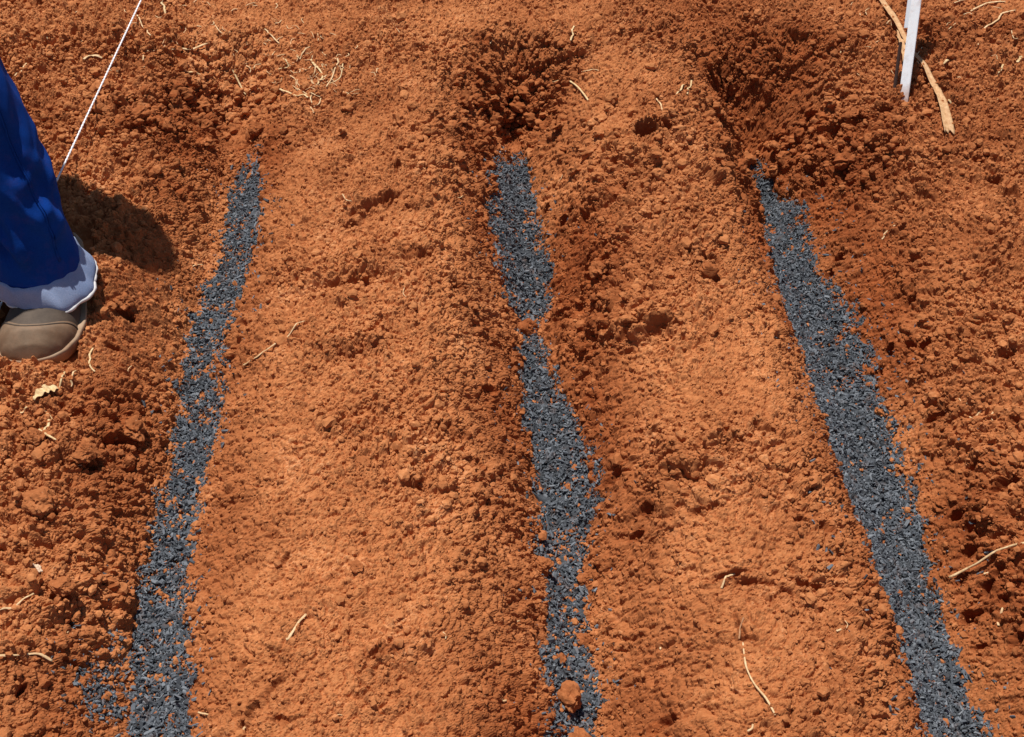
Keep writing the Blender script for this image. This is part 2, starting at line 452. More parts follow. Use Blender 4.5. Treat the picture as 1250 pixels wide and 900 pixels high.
class NT:
    def __init__(self, name):
        self.m = bpy.data.materials.new(name)
        self.m.use_nodes = True
        self.t = self.m.node_tree
        self.b = self.t.nodes["Principled BSDF"]

    def n(self, typ, **kw):
        nd = self.t.nodes.new(typ)
        for k, v in kw.items():
            if k in nd.inputs:
                nd.inputs[k].default_value = v
            else:
                setattr(nd, k, v)
        return nd

    def l(self, a, b):
        self.t.links.new(a, b)

    def noise(self, scale, detail=3, rough=0.55, co=None):
        nd = self.n("ShaderNodeTexNoise")
        nd.inputs["Scale"].default_value = scale
        nd.inputs["Detail"].default_value = detail
        nd.inputs["Roughness"].default_value = rough
        if co is not None:
            self.l(co, nd.inputs["Vector"])
        return nd

    def ramp(self, src, stops):
        r = self.n("ShaderNodeValToRGB")
        e = r.color_ramp.elements
        while len(e) < len(stops):
            e.new(0.5)
        for el, (p, c) in zip(e, stops):
            el.position = p
            el.color = (*c, 1) if len(c) == 3 else c
        self.l(src, r.inputs[0])
        return r

    def mix(self, f, a, b, mode="MIX"):
        m = self.n("ShaderNodeMix", data_type="RGBA", blend_type=mode)
        for s, v in ((0, f), (6, a), (7, b)):
            if hasattr(v, "is_linked") or isinstance(v, bpy.types.NodeSocket):
                self.l(v, m.inputs[s])
            else:
                m.inputs[s].default_value = v if s == 0 else (*v, 1)
        return m.outputs[2]

    def math(self, op, a, b=0.0, clamp=False):
        m = self.n("ShaderNodeMath", operation=op, use_clamp=clamp)
        for s, v in ((0, a), (1, b)):
            if isinstance(v, bpy.types.NodeSocket):
                self.l(v, m.inputs[s])
            else:
                m.inputs[s].default_value = v
        return m.outputs[0]

    def dust(self, col, ztop, amount, local=False):
        """red soil dust: thick at the bottom, blotchy and gone above ztop"""
        tc = self.n("ShaderNodeTexCoord")
        src = tc.outputs["Object"]
        sx_ = self.n("ShaderNodeSeparateXYZ")
        self.l(src, sx_.inputs[0])
        n = self.noise(55, 5, 0.7, src)
        h = self.math("SUBTRACT", 1.0, self.math("DIVIDE", sx_.outputs[2], ztop), True)
        f = self.math("MULTIPLY", self.math("ADD", h, self.math("MULTIPLY", self.math("SUBTRACT", n.outputs["Fac"], 0.5), 2.2)), amount, True)
        return self.mix(f, col, (0.36, 0.135, 0.05))

    def set(self, rough=None, spec=None, color=None, metal=None):
        i = self.b.inputs
        if rough is not None:
            i["Roughness"].default_value = rough
        if spec is not None:
            i["Specular IOR Level"].default_value = spec
        if metal is not None:
            i["Metallic"].default_value = metal
        if color is not None:
            if isinstance(color, bpy.types.NodeSocket):
                self.l(color, i["Base Color"])
            else:
                i["Base Color"].default_value = (*color, 1)

    def bump(self, src, strength, dist):
        b = self.n("ShaderNodeBump")
        b.inputs["Strength"].default_value = strength
        b.inputs["Distance"].default_value = dist
        self.l(src, b.inputs["Height"])
        self.l(b.outputs[0], self.b.inputs["Normal"])


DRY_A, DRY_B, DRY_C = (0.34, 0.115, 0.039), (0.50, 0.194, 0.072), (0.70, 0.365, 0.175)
DAMP_SHADE_A, DAMP_SHADE_B = (0.165, 0.039, 0.0115), (0.32, 0.090, 0.027)  # dark end of the soil colour: damp soil and painted shade


def soil_material(name, use_attr):
    k = NT(name)
    co = k.n("ShaderNodeTexCoord").outputs["Object"]
    n1 = k.noise(14, 4, 0.6, co)
    n2 = k.noise(190, 3, 0.6, co)
    n3 = k.noise(520, 2, 0.5, co)
    s = k.math("ADD", k.math("MULTIPLY", n1.outputs["Fac"], 0.45), k.math("MULTIPLY", n2.outputs["Fac"], 0.55))
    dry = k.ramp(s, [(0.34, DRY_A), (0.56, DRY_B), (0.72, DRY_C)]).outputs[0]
    damp_shade_col = k.ramp(s, [(0.36, DAMP_SHADE_A), (0.62, DAMP_SHADE_B)]).outputs[0]
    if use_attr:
        at = k.n("ShaderNodeAttribute", attribute_name="damp_shade")
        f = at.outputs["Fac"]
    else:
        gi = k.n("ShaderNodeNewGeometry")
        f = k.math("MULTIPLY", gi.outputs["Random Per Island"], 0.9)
        at = k.n("ShaderNodeAttribute", attribute_name="damp_shade")
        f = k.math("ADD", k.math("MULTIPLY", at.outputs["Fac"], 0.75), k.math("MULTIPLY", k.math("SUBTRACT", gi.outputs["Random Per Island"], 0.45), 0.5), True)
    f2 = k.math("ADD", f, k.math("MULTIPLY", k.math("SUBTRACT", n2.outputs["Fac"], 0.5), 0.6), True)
    c = k.mix(f2, dry, damp_shade_col)
    # scattered pale grains and fine straw dust
    g = k.ramp(n3.outputs["Fac"], [(0.66, (0, 0, 0)), (0.74, (1, 1, 1))]).outputs[0]
    c = k.mix(k.math("MULTIPLY", g, 0.45), c, (0.58, 0.32, 0.17))
    k.set(rough=1.0, spec=0.12, color=c)
    k.bump(n3.outputs["Fac"], 0.3, 0.001)
    return k.m


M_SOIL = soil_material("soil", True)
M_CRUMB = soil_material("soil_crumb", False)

# ------------------------------------------------------------------ ground mesh
idx = np.arange(NX * NY).reshape(NY, NX)
quads = np.stack([idx[:-1, :-1], idx[:-1, 1:], idx[1:, 1:], idx[1:, :-1]], -1).reshape(-1, 4)
GROUND_SINK = []                       # filled by footprints before the mesh is made


def add_damp_shade(me, vals):
    a = me.attributes.new("damp_shade", "FLOAT", "POINT")
    a.data.foreach_set("value", np.asarray(vals, np.float32))


# ------------------------------------------------------------------ foot position: level the soil under the boots
def gpt(px, py, z=0.0):
    return to_plane(px, py, z)


HEEL = gpt(70, 300, 0.0)
TOE = gpt(44, 450, 0.0)
FD = (TOE - HEEL)[:2]
FOOT_LEN = 0.262
FD /= np.linalg.norm(FD)
FR = np.array([FD[1], -FD[0]])         # foot's right-hand side seen along the toe direction
HEEL2 = TOE[:2] - FD * FOOT_LEN
OTHER = HEEL2 + np.array([-0.36, 0.10])
FD2 = np.array([-0.35, -0.94])
FD2 /= np.linalg.norm(FD2)
for hp, fd in ((HEEL2, FD), (OTHER, FD2)):
    fr = np.array([fd[1], -fd[0]])
    a = (XX - hp[0]) * fd[0] + (YY - hp[1]) * fd[1]
    b = (XX - hp[0]) * fr[0] + (YY - hp[1]) * fr[1]
    m = sstep(-0.02, 0.004, a) * (1 - sstep(FOOT_LEN - 0.004, FOOT_LEN + 0.004, a)) * (1 - sstep(0.046, 0.054, np.abs(b)))
    H[:] = H * (1 - m) + m * (-0.009)
SOLE_Z = -0.005

BL = [(182, 314, 322), (195, 300, 320), (210, 290, 319), (240, 279, 319), (270, 273, 318), (300, 272, 312), (330, 262, 305), (360, 246, 297), (400, 232, 286), (440, 225, 276), (480, 218, 273), (520, 212, 267), (560, 207, 258), (600, 196, 246), (640, 188, 239),
      (680, 177, 232), (720, 168, 233), (760, 160, 236), (800, 157, 236), (850, 157, 236), (900, 159, 232), (960, 156, 232), (1060, 150, 226)]
BC = [(184, 606, 644), (210, 596, 646), (240, 592, 653), (280, 597, 661), (320, 605, 675), (350, 610, 677), (378, 622, 672), (392, 636, 655), (412, 636, 655), (430, 631, 665), (470, 634, 680), (500, 638, 699), (540, 645, 716), (580, 652, 731), (610, 655, 736), (640, 648, 725),
      (670, 650, 719), (700, 661, 712), (740, 665, 714), (780, 661, 715), (820, 661, 725), (860, 669, 735), (900, 670, 731), (960, 676, 738), (1060, 688, 750)]
BR = [(197, 918, 930), (225, 921, 946), (250, 923, 984), (290, 930, 988), (330, 940, 996), (345, 945, 1010), (380, 955, 1046), (400, 964, 1050), (440, 976, 1063), (480, 990, 1073), (520, 1005, 1086), (560, 1018, 1096), (600, 1031, 1111), (640, 1045, 1130), (680, 1055, 1131),
      (720, 1066, 1141), (760, 1081, 1151), (800, 1100, 1166), (850, 1115, 1186), (900, 1131, 1210), (960, 1152, 1230), (1060, 1190, 1266)]

# the furrow floor was raked smoother where the charcoal was laid
BMASK = np.zeros_like(H)
for rows in (BL, BC, BR):
    Ls = np.array([on_base(l, y) for y, l, r in rows])
    Rs = np.array([on_base(r, y) for y, l, r in rows])
    o1, o2 = np.argsort(Ls[:, 1]), np.argsort(Rs[:, 1])
    xl = np.interp(YY, Ls[o1, 1], Ls[o1, 0])
    xr = np.interp(YY, Rs[o2, 1], Rs[o2, 0])
    jg = 0.009 * fbm(XX, YY, 0.024, 3, 0.65, 4)
    m = sstep(-0.002, 0.008, XX - xl + jg) * sstep(-0.002, 0.008, xr - XX + jg)
    m *= (YY < Ls[:, 1].max()) & (YY > 0.3)
    BMASK = np.maximum(BMASK, m)
# the relief stands square to the dug shape, not straight up, so that walls carry the same grain as crests
Bs = base_height(XX, YY)
H[:] = Bs + (H - Bs) * (1 - 0.72 * BMASK)
gy_, gx_ = np.gradient(Bs, GY, GX)
_nl = np.sqrt(gx_ ** 2 + gy_ ** 2 + 1)
NXn, NYn, NZn = -gx_ / _nl, -gy_ / _nl, 1 / _nl
_flat = sstep(0.13, 0.24, np.hypot(XX - HEEL2[0] - FD[0] * 0.13, YY - HEEL2[1] - FD[1] * 0.13))
NXn, NYn = NXn * _flat, NYn * _flat
HD = H - Bs


def stand(x, y, lift=0.0):
    """the point of the finished surface that belongs to (x, y), lifted off it"""
    h = sample(HD, x, y) + lift
    return np.stack([x + sample(NXn, x, y) * h, y + sample(NYn, x, y) * h, sample(Bs, x, y) + sample(NZn, x, y) * h], -1)


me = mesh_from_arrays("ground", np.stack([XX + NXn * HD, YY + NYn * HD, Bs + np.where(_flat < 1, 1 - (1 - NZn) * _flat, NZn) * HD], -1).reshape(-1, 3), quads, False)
add_damp_shade(me, damp_shade.ravel())
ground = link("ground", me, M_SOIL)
tag(ground, "red dug soil with three furrows and rounded ridges", None, None, "structure")

# ------------------------------------------------------------------ crumbs and lumps
def ico(sub):
    bm = bmesh.new()
    bmesh.ops.create_icosphere(bm, subdivisions=sub, radius=1.0)
    bm.verts.ensure_lookup_table()
    v = np.array([p.co[:] for p in bm.verts])
    f = np.array([[q.index for q in p.verts] for p in bm.faces])
    bm.free()
    return v, f


def scatter(base, pos, rad, squash=(0.65, 1.0), jitter=0.28):
    bv, bf = base
    n, nv = len(pos), len(bv)
    # random rotation matrices
    qs = rng.normal(size=(n, 4))
    qs /= np.linalg.norm(qs, axis=1)[:, None]
    w, x, y, z = qs.T
    R = np.stack([1 - 2 * (y * y + z * z), 2 * (x * y - z * w), 2 * (x * z + y * w),
                  2 * (x * y + z * w), 1 - 2 * (x * x + z * z), 2 * (y * z - x * w),
                  2 * (x * z - y * w), 2 * (y * z + x * w), 1 - 2 * (x * x + y * y)], -1).reshape(n, 3, 3)
    sc = rng.uniform(0.72, 1.28, (n, 1, 3))
    v = bv[None] * (1 + rng.uniform(-jitter, jitter, (n, nv, 1))) * sc
    v = np.einsum("nij,nkj->nki", R, v)
    v[..., 2] *= rng.uniform(squash[0], squash[1], (n, 1))
    v = v * rad[:, None, None] + pos[:, None, :]
    f = bf[None] + (np.arange(n) * nv)[:, None, None]
    return v.reshape(-1, 3), f.reshape(-1, bf.shape[1])


def crumbs(n, rlo, rhi, pw, base, dens_pow, lift, jitter):
    x = rng.uniform(-0.97, 0.97, n)
    y = rng.uniform(0.52, 2.14, n)
    c = sample(coarse, x, y)
    k = rng.random(n) < np.clip(c, 0.10, 1) ** dens_pow
    b = sample(band_zone, x, y)
    vv = x * VPD[0] + y * VPD[1]
    k &= (b > 0.032) | (rng.random(n) < 0.12) | (vv > V_END[1])
    a = (x - HEEL2[0]) * FD[0] + (y - HEEL2[1]) * FD[1]
    bb = (x - HEEL2[0]) * FR[0] + (y - HEEL2[1]) * FR[1]
    k &= ~((a > -0.03) & (a < FOOT_LEN + 0.004) & (np.abs(bb) < 0.052))
    x, y = x[k], y[k]
    q = rng.random(len(x))
    r = (rlo ** -pw + q * (rhi ** -pw - rlo ** -pw)) ** (-1 / pw)
    v, f = scatter(base, stand(x, y, r * lift), r, jitter=jitter)
    mo = np.repeat(sample(damp_shade, x, y), len(base[0]))
    return v, f, mo


parts = [crumbs(170000, 0.0011, 0.0040, 1.7, ico(1), 0.7, 0.25, 0.30)]
parts.append(crumbs(9000, 0.0034, 0.0085, 2.6, ico(2), 1.3, 0.22, 0.20))


def band_crumbs(n):
    """soil that has rolled down onto the charcoal: most on the left band, near the far tips and along the near part of the middle band"""
    y = rng.uniform(0.52, 1.72, n)
    which = rng.choice(3, n, p=[0.46, 0.34, 0.20])
    uf = np.array([U_L, U_C, U_R])[which]
    uo = rng.normal(0, 0.026, n)
    x = (uf + uo - y * PERP[1]) / PERP[0]
    px, py = project(x, y, np.full(n, ZF))
    w_ = np.where(which == 0, 0.35 + 0.6 * (np.abs(py - 600) < 80) + 0.8 * (py < 330), np.where(which == 1, 0.22 + 0.9 * (py > 650) + 0.9 * (np.abs(py - 400) < 30), 0.35))
    w_ = w_ + 0.8 * np.clip(np.abs(uo) / 0.03 - 0.6, 0, 1)
    k = rng.random(n) < w_
    x, y = x[k], y[k]
    q = rng.random(len(x))
    r = (0.0012 ** -1.8 + q * (0.0050 ** -1.8 - 0.0012 ** -1.8)) ** (-1 / 1.8)
    z = np.maximum(sample(H, x, y), sample(B, x, y) + 0.003) + r * 0.3
    v, f = scatter(ico(1), np.stack([x, y, z], -1), r, jitter=0.28)
    return v, f, np.repeat(sample(damp_shade, x, y) * 0.7, 12)


parts.append(band_crumbs(13000))


def heap(n):
    """broken clods heaped at the heads of the furrows and along the rim"""
    px = np.concatenate([rng.normal(610, 45, n // 3), rng.normal(230, 85, n // 3), rng.normal(790, 60, n // 6), rng.normal(1010, 60, n // 6)])
    py = np.concatenate([rng.normal(142, 20, n // 3), rng.normal(140, 24, n // 3), rng.normal(165, 20, n // 6), rng.normal(180, 26, n // 6)])
    k = (py > 92) & (py < 225) & ~((np.abs(px - 790) < 24) & (np.abs(py - 163) < 22))
    P = np.array([on_base(a, b) for a, b in zip(px[k], py[k])])
    q = rng.random(len(P))
    r = (0.0045 ** -1.9 + q * (0.0125 ** -1.9 - 0.0045 ** -1.9)) ** (-1 / 1.9)
    Q = stand(P[:, 0], P[:, 1], r * 0.30)
    b3 = ico(3)
    v, f = scatter(b3, Q, r, jitter=0.03)
    nv = len(b3[0])
    c = np.repeat(Q, nv, 0)
    d = v - c
    R_ = np.repeat(r, nv)
    w_ = 1 + 0.5 * vnoise(v[:, 0] + v[:, 2] * 0.7, v[:, 1] - v[:, 2] * 0.5, 0.009, 3) + 0.30 * vnoise(v[:, 0] - v[:, 2] * 0.6, v[:, 1] + v[:, 2], 0.0045, 5)
    return c + d * w_[:, None], f, np.repeat(np.clip(sample(damp_shade, P[:, 0], P[:, 1]) + rng.normal(0, .15, len(P)), 0, 1), nv)


parts.append(heap(560))
off = 0
vs, fs, ms = [], [], []
for v, f, mo in parts:
    vs.append(v)
    fs.append(f + off)
    ms.append(mo)
    off += len(v)
me = mesh_from_arrays("soil_crumbs", np.concatenate(vs), np.concatenate(fs), False)
add_damp_shade(me, np.concatenate(ms))
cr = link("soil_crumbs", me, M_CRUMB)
tag(cr, "loose red soil crumbs strewn over the ridges and furrow walls", "soil crumbs", None, "stuff")

# ------------------------------------------------------------------ charcoal bands
def charcoal_material():
    k = NT("charcoal")
    gi = k.n("ShaderNodeNewGeometry")
    co = k.n("ShaderNodeTexCoord").outputs["Object"]
    c = k.ramp(gi.outputs["Random Per Island"], [(0.0, (0.040, 0.044, 0.050)), (0.35, (0.074, 0.083, 0.096)), (0.75, (0.120, 0.135, 0.156)), (1.0, (0.19, 0.207, 0.228))]).outputs[0]
    n = k.noise(300, 3, 0.6, co)
    # reddish soil dust lying on some of the pieces
    d = k.ramp(k.noise(60, 3, 0.6, co).outputs["Fac"], [(0.56, (0, 0, 0)), (0.75, (1, 1, 1))]).outputs[0]
    c = k.mix(k.math("MULTIPLY", d, 0.30), c, (0.22, 0.10, 0.055))
    k.set(rough=0.78, spec=0.22, color=c)
    k.bump(n.outputs["Fac"], 0.4, 0.001)
    return k.m


M_CHAR = charcoal_material()
CHIP = np.array([[-1, -.75, -.5], [1, -.45, -.5], [.85, .6, -.5], [-.9, .85, -.5], [-.8, -.6, .5], [.9, -.35, .4], [.7, .45, .5], [-1.05, .5, .35]])
CHIPF = np.array([[0, 3, 2, 1], [4, 5, 6, 7], [0, 1, 5, 4], [1, 2, 6, 5], [2, 3, 7, 6], [3, 0, 4, 7]])


def euler_mats(yaw, pitch, roll):
    cy, sy, cp, sp, cr_, sr = np.cos(yaw), np.sin(yaw), np.cos(pitch), np.sin(pitch), np.cos(roll), np.sin(roll)
    return np.stack([cy * cp, cy * sp * sr - sy * cr_, cy * sp * cr_ + sy * sr,
                     sy * cp, sy * sp * sr + cy * cr_, sy * sp * cr_ - cy * sr,
                     -sp, cp * sr, cp * cr_], -1).reshape(-1, 3, 3)


def band(rows, n_chips, label, extra=None):
    Ls = np.array([on_base(l, y) for y, l, r in rows])
    Rs = np.array([on_base(r, y) for y, l, r in rows])
    s = np.concatenate([[0], np.cumsum(np.linalg.norm(np.diff(0.5 * (Ls + Rs), axis=0)[:, :2], axis=1))])

    def at(t):
        return (np.stack([np.interp(t, s, Ls[:, c]) for c in (0, 1)], -1), np.stack([np.interp(t, s, Rs[:, c]) for c in (0, 1)], -1))
    # bed
    nu, nv = 30, 700
    tt = np.linspace(0, s[-1], nv)
    l, r = at(tt)
    rag = 0.012
    w = (r - l)
    ln = np.linalg.norm(w, axis=1)[:, None]
    l = l + w * 0.07 + w / ln * (rag * (fbm(tt, tt * 0 + 3.1 * len(rows), 0.022, 3, 0.7, 1))[:, None])
    r = r - w * 0.07 + w / ln * (rag * (fbm(tt, tt * 0 + 9.7 * len(rows), 0.022, 3, 0.7, 3))[:, None])
    uu = np.linspace(0, 1, nu)
    P = l[:, None, :] * (1 - uu)[None, :, None] + r[:, None, :] * uu[None, :, None]
    prof = np.sqrt(np.clip(1 - (2 * uu - 1) ** 4, 0, 1))
    endf = sstep(0, 0.14 if rows is BL else 0.07, tt)
    nz = 1.2 * fbm(P[..., 0], P[..., 1], 0.016, 3, 0.7, 2)
    Z = sample(B, P[..., 0], P[..., 1]) + (-0.004 + ((0.0056 if rows is BL else 0.0074) + 0.0030 * nz) * prof[None] * (0.35 + 0.65 * endf[:, None]))
    V = np.concatenate([P, Z[..., None]], -1).reshape(-1, 3)
    ii = np.arange(nu * nv).reshape(nv, nu)
    F = np.stack([ii[:-1, :-1], ii[:-1, 1:], ii[1:, 1:], ii[1:, :-1]], -1).reshape(-1, 4)
    # chips
    n = n_chips
    t = rng.uniform(0, s[-1], n)
    lw, rw = at(t)
    wid = np.linalg.norm(rw - lw, axis=1)
    # evenly over the area, thinning out past both edges
    keepw = (rng.random(n) < wid / wid.max() + 0.12) & (rng.random(n) < 0.35 + 0.65 * sstep(0.0, 0.16 if rows is BL else 0.06, t)) & (rng.random(n) < 0.75 + 0.6 * vnoise(t, t * 0 + 2.2, 0.035, 1))
    t, lw, rw, wid = t[keepw], lw[keepw], rw[keepw], wid[keepw]
    n = len(t)
    a = rng.uniform(0, 1, n)
    spill = rng.random(n) < 0.13
    a = np.where(spill, rng.normal(0.5, 0.40, n), a)
    a = a + 0.010 / wid * vnoise(t, np.where(a > 0.5, 5.0, 1.0), 0.016, 6)
    xy = lw * (1 - a)[:, None] + rw * a[:, None]
    if extra is not None:
        for (px, py, rx, ry, m) in extra:
            p = on_base(px, py)
            k = mpp(px, py)
            e = np.stack([rng.normal(p[0], rx * k, m), rng.normal(p[1], ry * k * 1.4, m)], -1)
            xy = np.concatenate([xy, e])
            a = np.concatenate([a, np.full(m, 2.0)])
    n = len(xy)
    ins = np.clip(np.minimum(a, 1 - a) * 5, 0, 1)
    qq = rng.random(n)
    L = np.where(qq < 0.48, rng.uniform(0.0012, 0.0025, n), np.where(qq < 0.93, rng.uniform(0.0023, 0.0046, n), rng.uniform(0.0042, 0.0066, n)))
    W = L * rng.uniform(0.28, 0.75, n)
    T = rng.uniform(0.0008, 0.0021, n)
    hz = np.maximum(sample(H, xy[:, 0], xy[:, 1]), np.where(ins > 0, sample(B, xy[:, 0], xy[:, 1]) + 0.002 * np.sqrt(ins), -9))
    z = hz + rng.uniform(-0.0005, 0.0060, n) * (0.25 + 0.75 * ins) + 0.0006
    z = np.where(a > 1.9, stand(xy[:, 0], xy[:, 1], 0.0012)[:, 2] + 0.0015, z)
    R = euler_mats(rng.uniform(0, 6.283, n), rng.normal(0, 0.55, n), rng.normal(0, 0.8, n))
    cv = CHIP[None] * (1 + rng.uniform(-.28, .28, (n, 8, 3))) * np.stack([L, W, T], -1)[:, None, :]
    cv = np.einsum("nij,nkj->nki", R, cv) + np.concatenate([xy, z[:, None]], -1)[:, None, :]
    cf = CHIPF[None] + (len(V) + np.arange(n) * 8)[:, None, None]
    me = mesh_from_arrays("charcoal_band", np.concatenate([V, cv.reshape(-1, 3)]), np.concatenate([F, cf.reshape(-1, 4)]), False)
    o = link("charcoal_band", me, M_CHAR)
    tag(o, label, "charcoal band", "charcoal bands laid along the furrows", "stuff")
    return o


band(BL, 22000, "narrow grey charcoal band in the furrow nearest the boot", [(122, 838, 14, 24, 260), (98, 800, 20, 16, 60), (147, 780, 8, 34, 150), (130, 864, 9, 9, 130)])
band(BC, 26000, "middle charcoal band broken by a red clod and strewn with crumbs")
band(BR, 38000, "wide charcoal band in the furrow below the white stake", [(950, 215, 10, 12, 50)])

# ------------------------------------------------------------------ single clods
def clod_mesh(r, seed, squash=0.85):
    v, f = ico(4)
    g = np.random.default_rng(seed)
    o = g.uniform(-50, 50, 3)

    def n3(p, s, k):
        return (vnoise(p[:, 0] + o[0] + p[:, 2] * 0.7, p[:, 1] + o[1] - p[:, 2] * 0.4, s, k) + vnoise(p[:, 2] + o[2], p[:, 0] * 0.6 + p[:, 1] * 0.8 + o[0], s, k + 1)) * 0.5
    d = 1 + 0.40 * n3(v, 0.9, 1) + 0.34 * n3(v, 0.42, 3) + 0.24 * n3(v, 0.2, 5) + 0.12 * n3(v, 0.09, 2) + g.normal(0, 0.012, len(v))
    # one or two flat broken faces
    for _ in range(3):
        nn = g.normal(size=3)
        nn /= np.linalg.norm(nn)
        lim = g.uniform(0.80, 0.98)
        pr = v @ nn * d
        d = np.where(pr > lim, d * (1 - 0.75 * (pr - lim)), d)
    v = v * d[:, None] * np.array([g.uniform(0.9, 1.15), g.uniform(0.9, 1.1), squash])[None] * r
    return v, f


def clod(px, py, rpx, label, seed, mo=0.45, squash=0.85, embed=0.45, name="soil_clod", mat=None, cat="clod"):
    p = on_base(px, py + rpx * 0.35)
    k = mpp(px, py)
    r = rpx * k
    v, f = clod_mesh(r, seed, squash)
    me = mesh_from_arrays(name, v, f, False)
    add_damp_shade(me, np.full(len(v), mo))
    o = link(name, me, mat or M_CRUMB)
    q0 = stand(np.array([p[0]]), np.array([p[1]]), r * squash * embed)[0]
    o.location = q0
    tag(o, label, cat, "soil clods on the bed" if name == "soil_clod" else None)
    return o


CLODS = [
    (685, 851, 17, "round orange clod sitting in the middle charcoal band near its lower end", 0.30, 0.9, 0.62),
    (700, 905, 22, "big clod cut by the bottom edge of the photo, in the middle charcoal band", 0.30, 0.8, 0.40),
    (642, 401, 13, "reddish clod interrupting the middle charcoal band", 0.75, 0.85, 0.55),
    (656, 690, 11, "clod on the left edge of the middle charcoal band, halfway below its wide part", 0.35, 0.8, 0.5),
    (680, 803, 8, "small clod lying on the middle charcoal band just above the round orange clod", 0.45, 0.8, 0.5),
    (714, 780, 10, "clod on the right edge of the middle charcoal band, lowest of the row", 0.55, 0.8, 0.5),
    (702, 750, 8, "clod on the right edge of the middle charcoal band, third from above", 0.35, 0.8, 0.5),
    (697, 733, 6, "small clod on the right edge of the middle charcoal band, second from above", 0.4, 0.8, 0.5),
    (712, 708, 9, "clod on the right edge of the middle charcoal band, highest of the row", 0.45, 0.8, 0.5),
    (232, 584, 7, "small orange clod on the left charcoal band near its halfway point", 0.30, 0.85, 0.55),
    (156, 528, 15, "dark hollowed clod beside the left charcoal band, right below the boot", 0.45, 0.85, 0.42),
    (55, 618, 17, "rounded clod casting a dark wedge of shade, left edge of the bed", 0.30, 0.8, 0.35),
    (84, 805, 18, "large clod beside charcoal spilled at the lower left", 0.45, 0.75, 0.35),
    (68, 722, 13, "clod over a dark hollow at the lower left, above the spilled charcoal", 0.35, 0.8, 0.3),
    (45, 545, 11, "small round clod under the dry straw scraps on the left", 0.45, 0.85, 0.45),
    (150, 370, 12, "broken clod right beside the trouser cuff", 0.5, 0.8, 0.30),
    (98, 560, 14, "rough clod between the dry straw scraps and the left charcoal band", 0.5, 0.7, 0.3),
    (758, 230, 14, "clod on the ridge between middle and right bands, near the far end", 0.55, 0.7, 0.3),
    (576, 122, 11, "dark clod in the heap beyond the middle furrow, left one", 0.8, 0.75, 0.35),
    (630, 124, 11, "dark clod in the heap beyond the middle furrow, right one", 0.8, 0.75, 0.35),
    (745, 336, 12, "clod on the left shoulder of the right-hand ridge, amid dark holes", 0.6, 0.75, 0.35),
    (865, 336, 10, "clod on the right shoulder of the right-hand ridge, beside a dark hole", 0.6, 0.75, 0.35),
    (1216, 560, 14, "damp clod at the right edge of the bed above two dark holes", 0.7, 0.75, 0.3),
    (1150, 615, 12, "damp clod on the right bank just above the blackest hole", 0.7, 0.7, 0.3),
    (320, 160, 9, "clod at the tip of the left charcoal band", 0.65, 0.75, 0.35),
    (215, 106, 10, "clod in the dark lumpy rim right of the string, over a black hole", 0.6, 0.75, 0.3),
    (443, 566, 9, "small clod on the middle of the left-hand ridge", 0.4, 0.7, 0.4),
    (437, 695, 7, "single pebble-sized clod low on the left-hand ridge", 0.5, 0.75, 0.5),
]
for i, (px, py, r, lab, mo, sq, em) in enumerate(CLODS):
    clod(px, py, r, lab, 100 + i * 7, mo, sq, em)

k = NT("pale_stone")
k.set(rough=0.8, color=k.ramp(k.noise(120, 3).outputs["Fac"], [(0.3, (0.55, 0.36, 0.22)), (0.7, (0.72, 0.55, 0.40))]).outputs[0])
M_STONE = k.m
clod(41, 700, 8, "pale stone on the soil at the left edge, lower part", 77, 0, 0.7, 0.4, "stone", M_STONE, "stone")

# ------------------------------------------------------------------ straw
def straw_material(name, a, b):
    k = NT(name)
    co = k.n("ShaderNodeTexCoord").outputs["Object"]
    mp = k.n("ShaderNodeMapping")
    k.l(co, mp.inputs["Vector"])
    mp.inputs["Scale"].default_value = (1, 1, 1)
    n = k.noise(160, 4, 0.6, mp.outputs[0])
    k.set(rough=0.6, spec=0.3, color=k.ramp(n.outputs["Fac"], [(0.3, a), (0.7, b)]).outputs[0])
    k.bump(n.outputs["Fac"], 0.3, 0.0006)
    return k.m


M_STRAW = straw_material("dry_straw", (0.46, 0.27, 0.12), (0.78, 0.56, 0.32))
M_PALE = straw_material("pale_straw", (0.48, 0.30, 0.13), (0.74, 0.56, 0.31))
M_TWIG = straw_material("brown_twig", (0.28, 0.12, 0.05), (0.46, 0.23, 0.11))


def curve_pts(P, n):
    P = np.asarray(P, float)
    if len(P) == 2:
        t = np.linspace(0, 1, n)[:, None]
        return P[0] * (1 - t) + P[1] * t
    Q = np.concatenate([[2 * P[0] - P[1]], P, [2 * P[-1] - P[-2]]])
    out = []
    per = max(2, n // (len(P) - 1))
    for i in range(len(P) - 1):
        t = np.linspace(0, 1, per, endpoint=(i == len(P) - 2))[:, None]
        a, b, c, d = Q[i:i + 4]
        out.append(0.5 * (2 * b + (c - a) * t + (2 * a - 5 * b + 4 * c - d) * t ** 2 + (3 * b - a - 3 * c + d) * t ** 3))
    return np.concatenate(out)


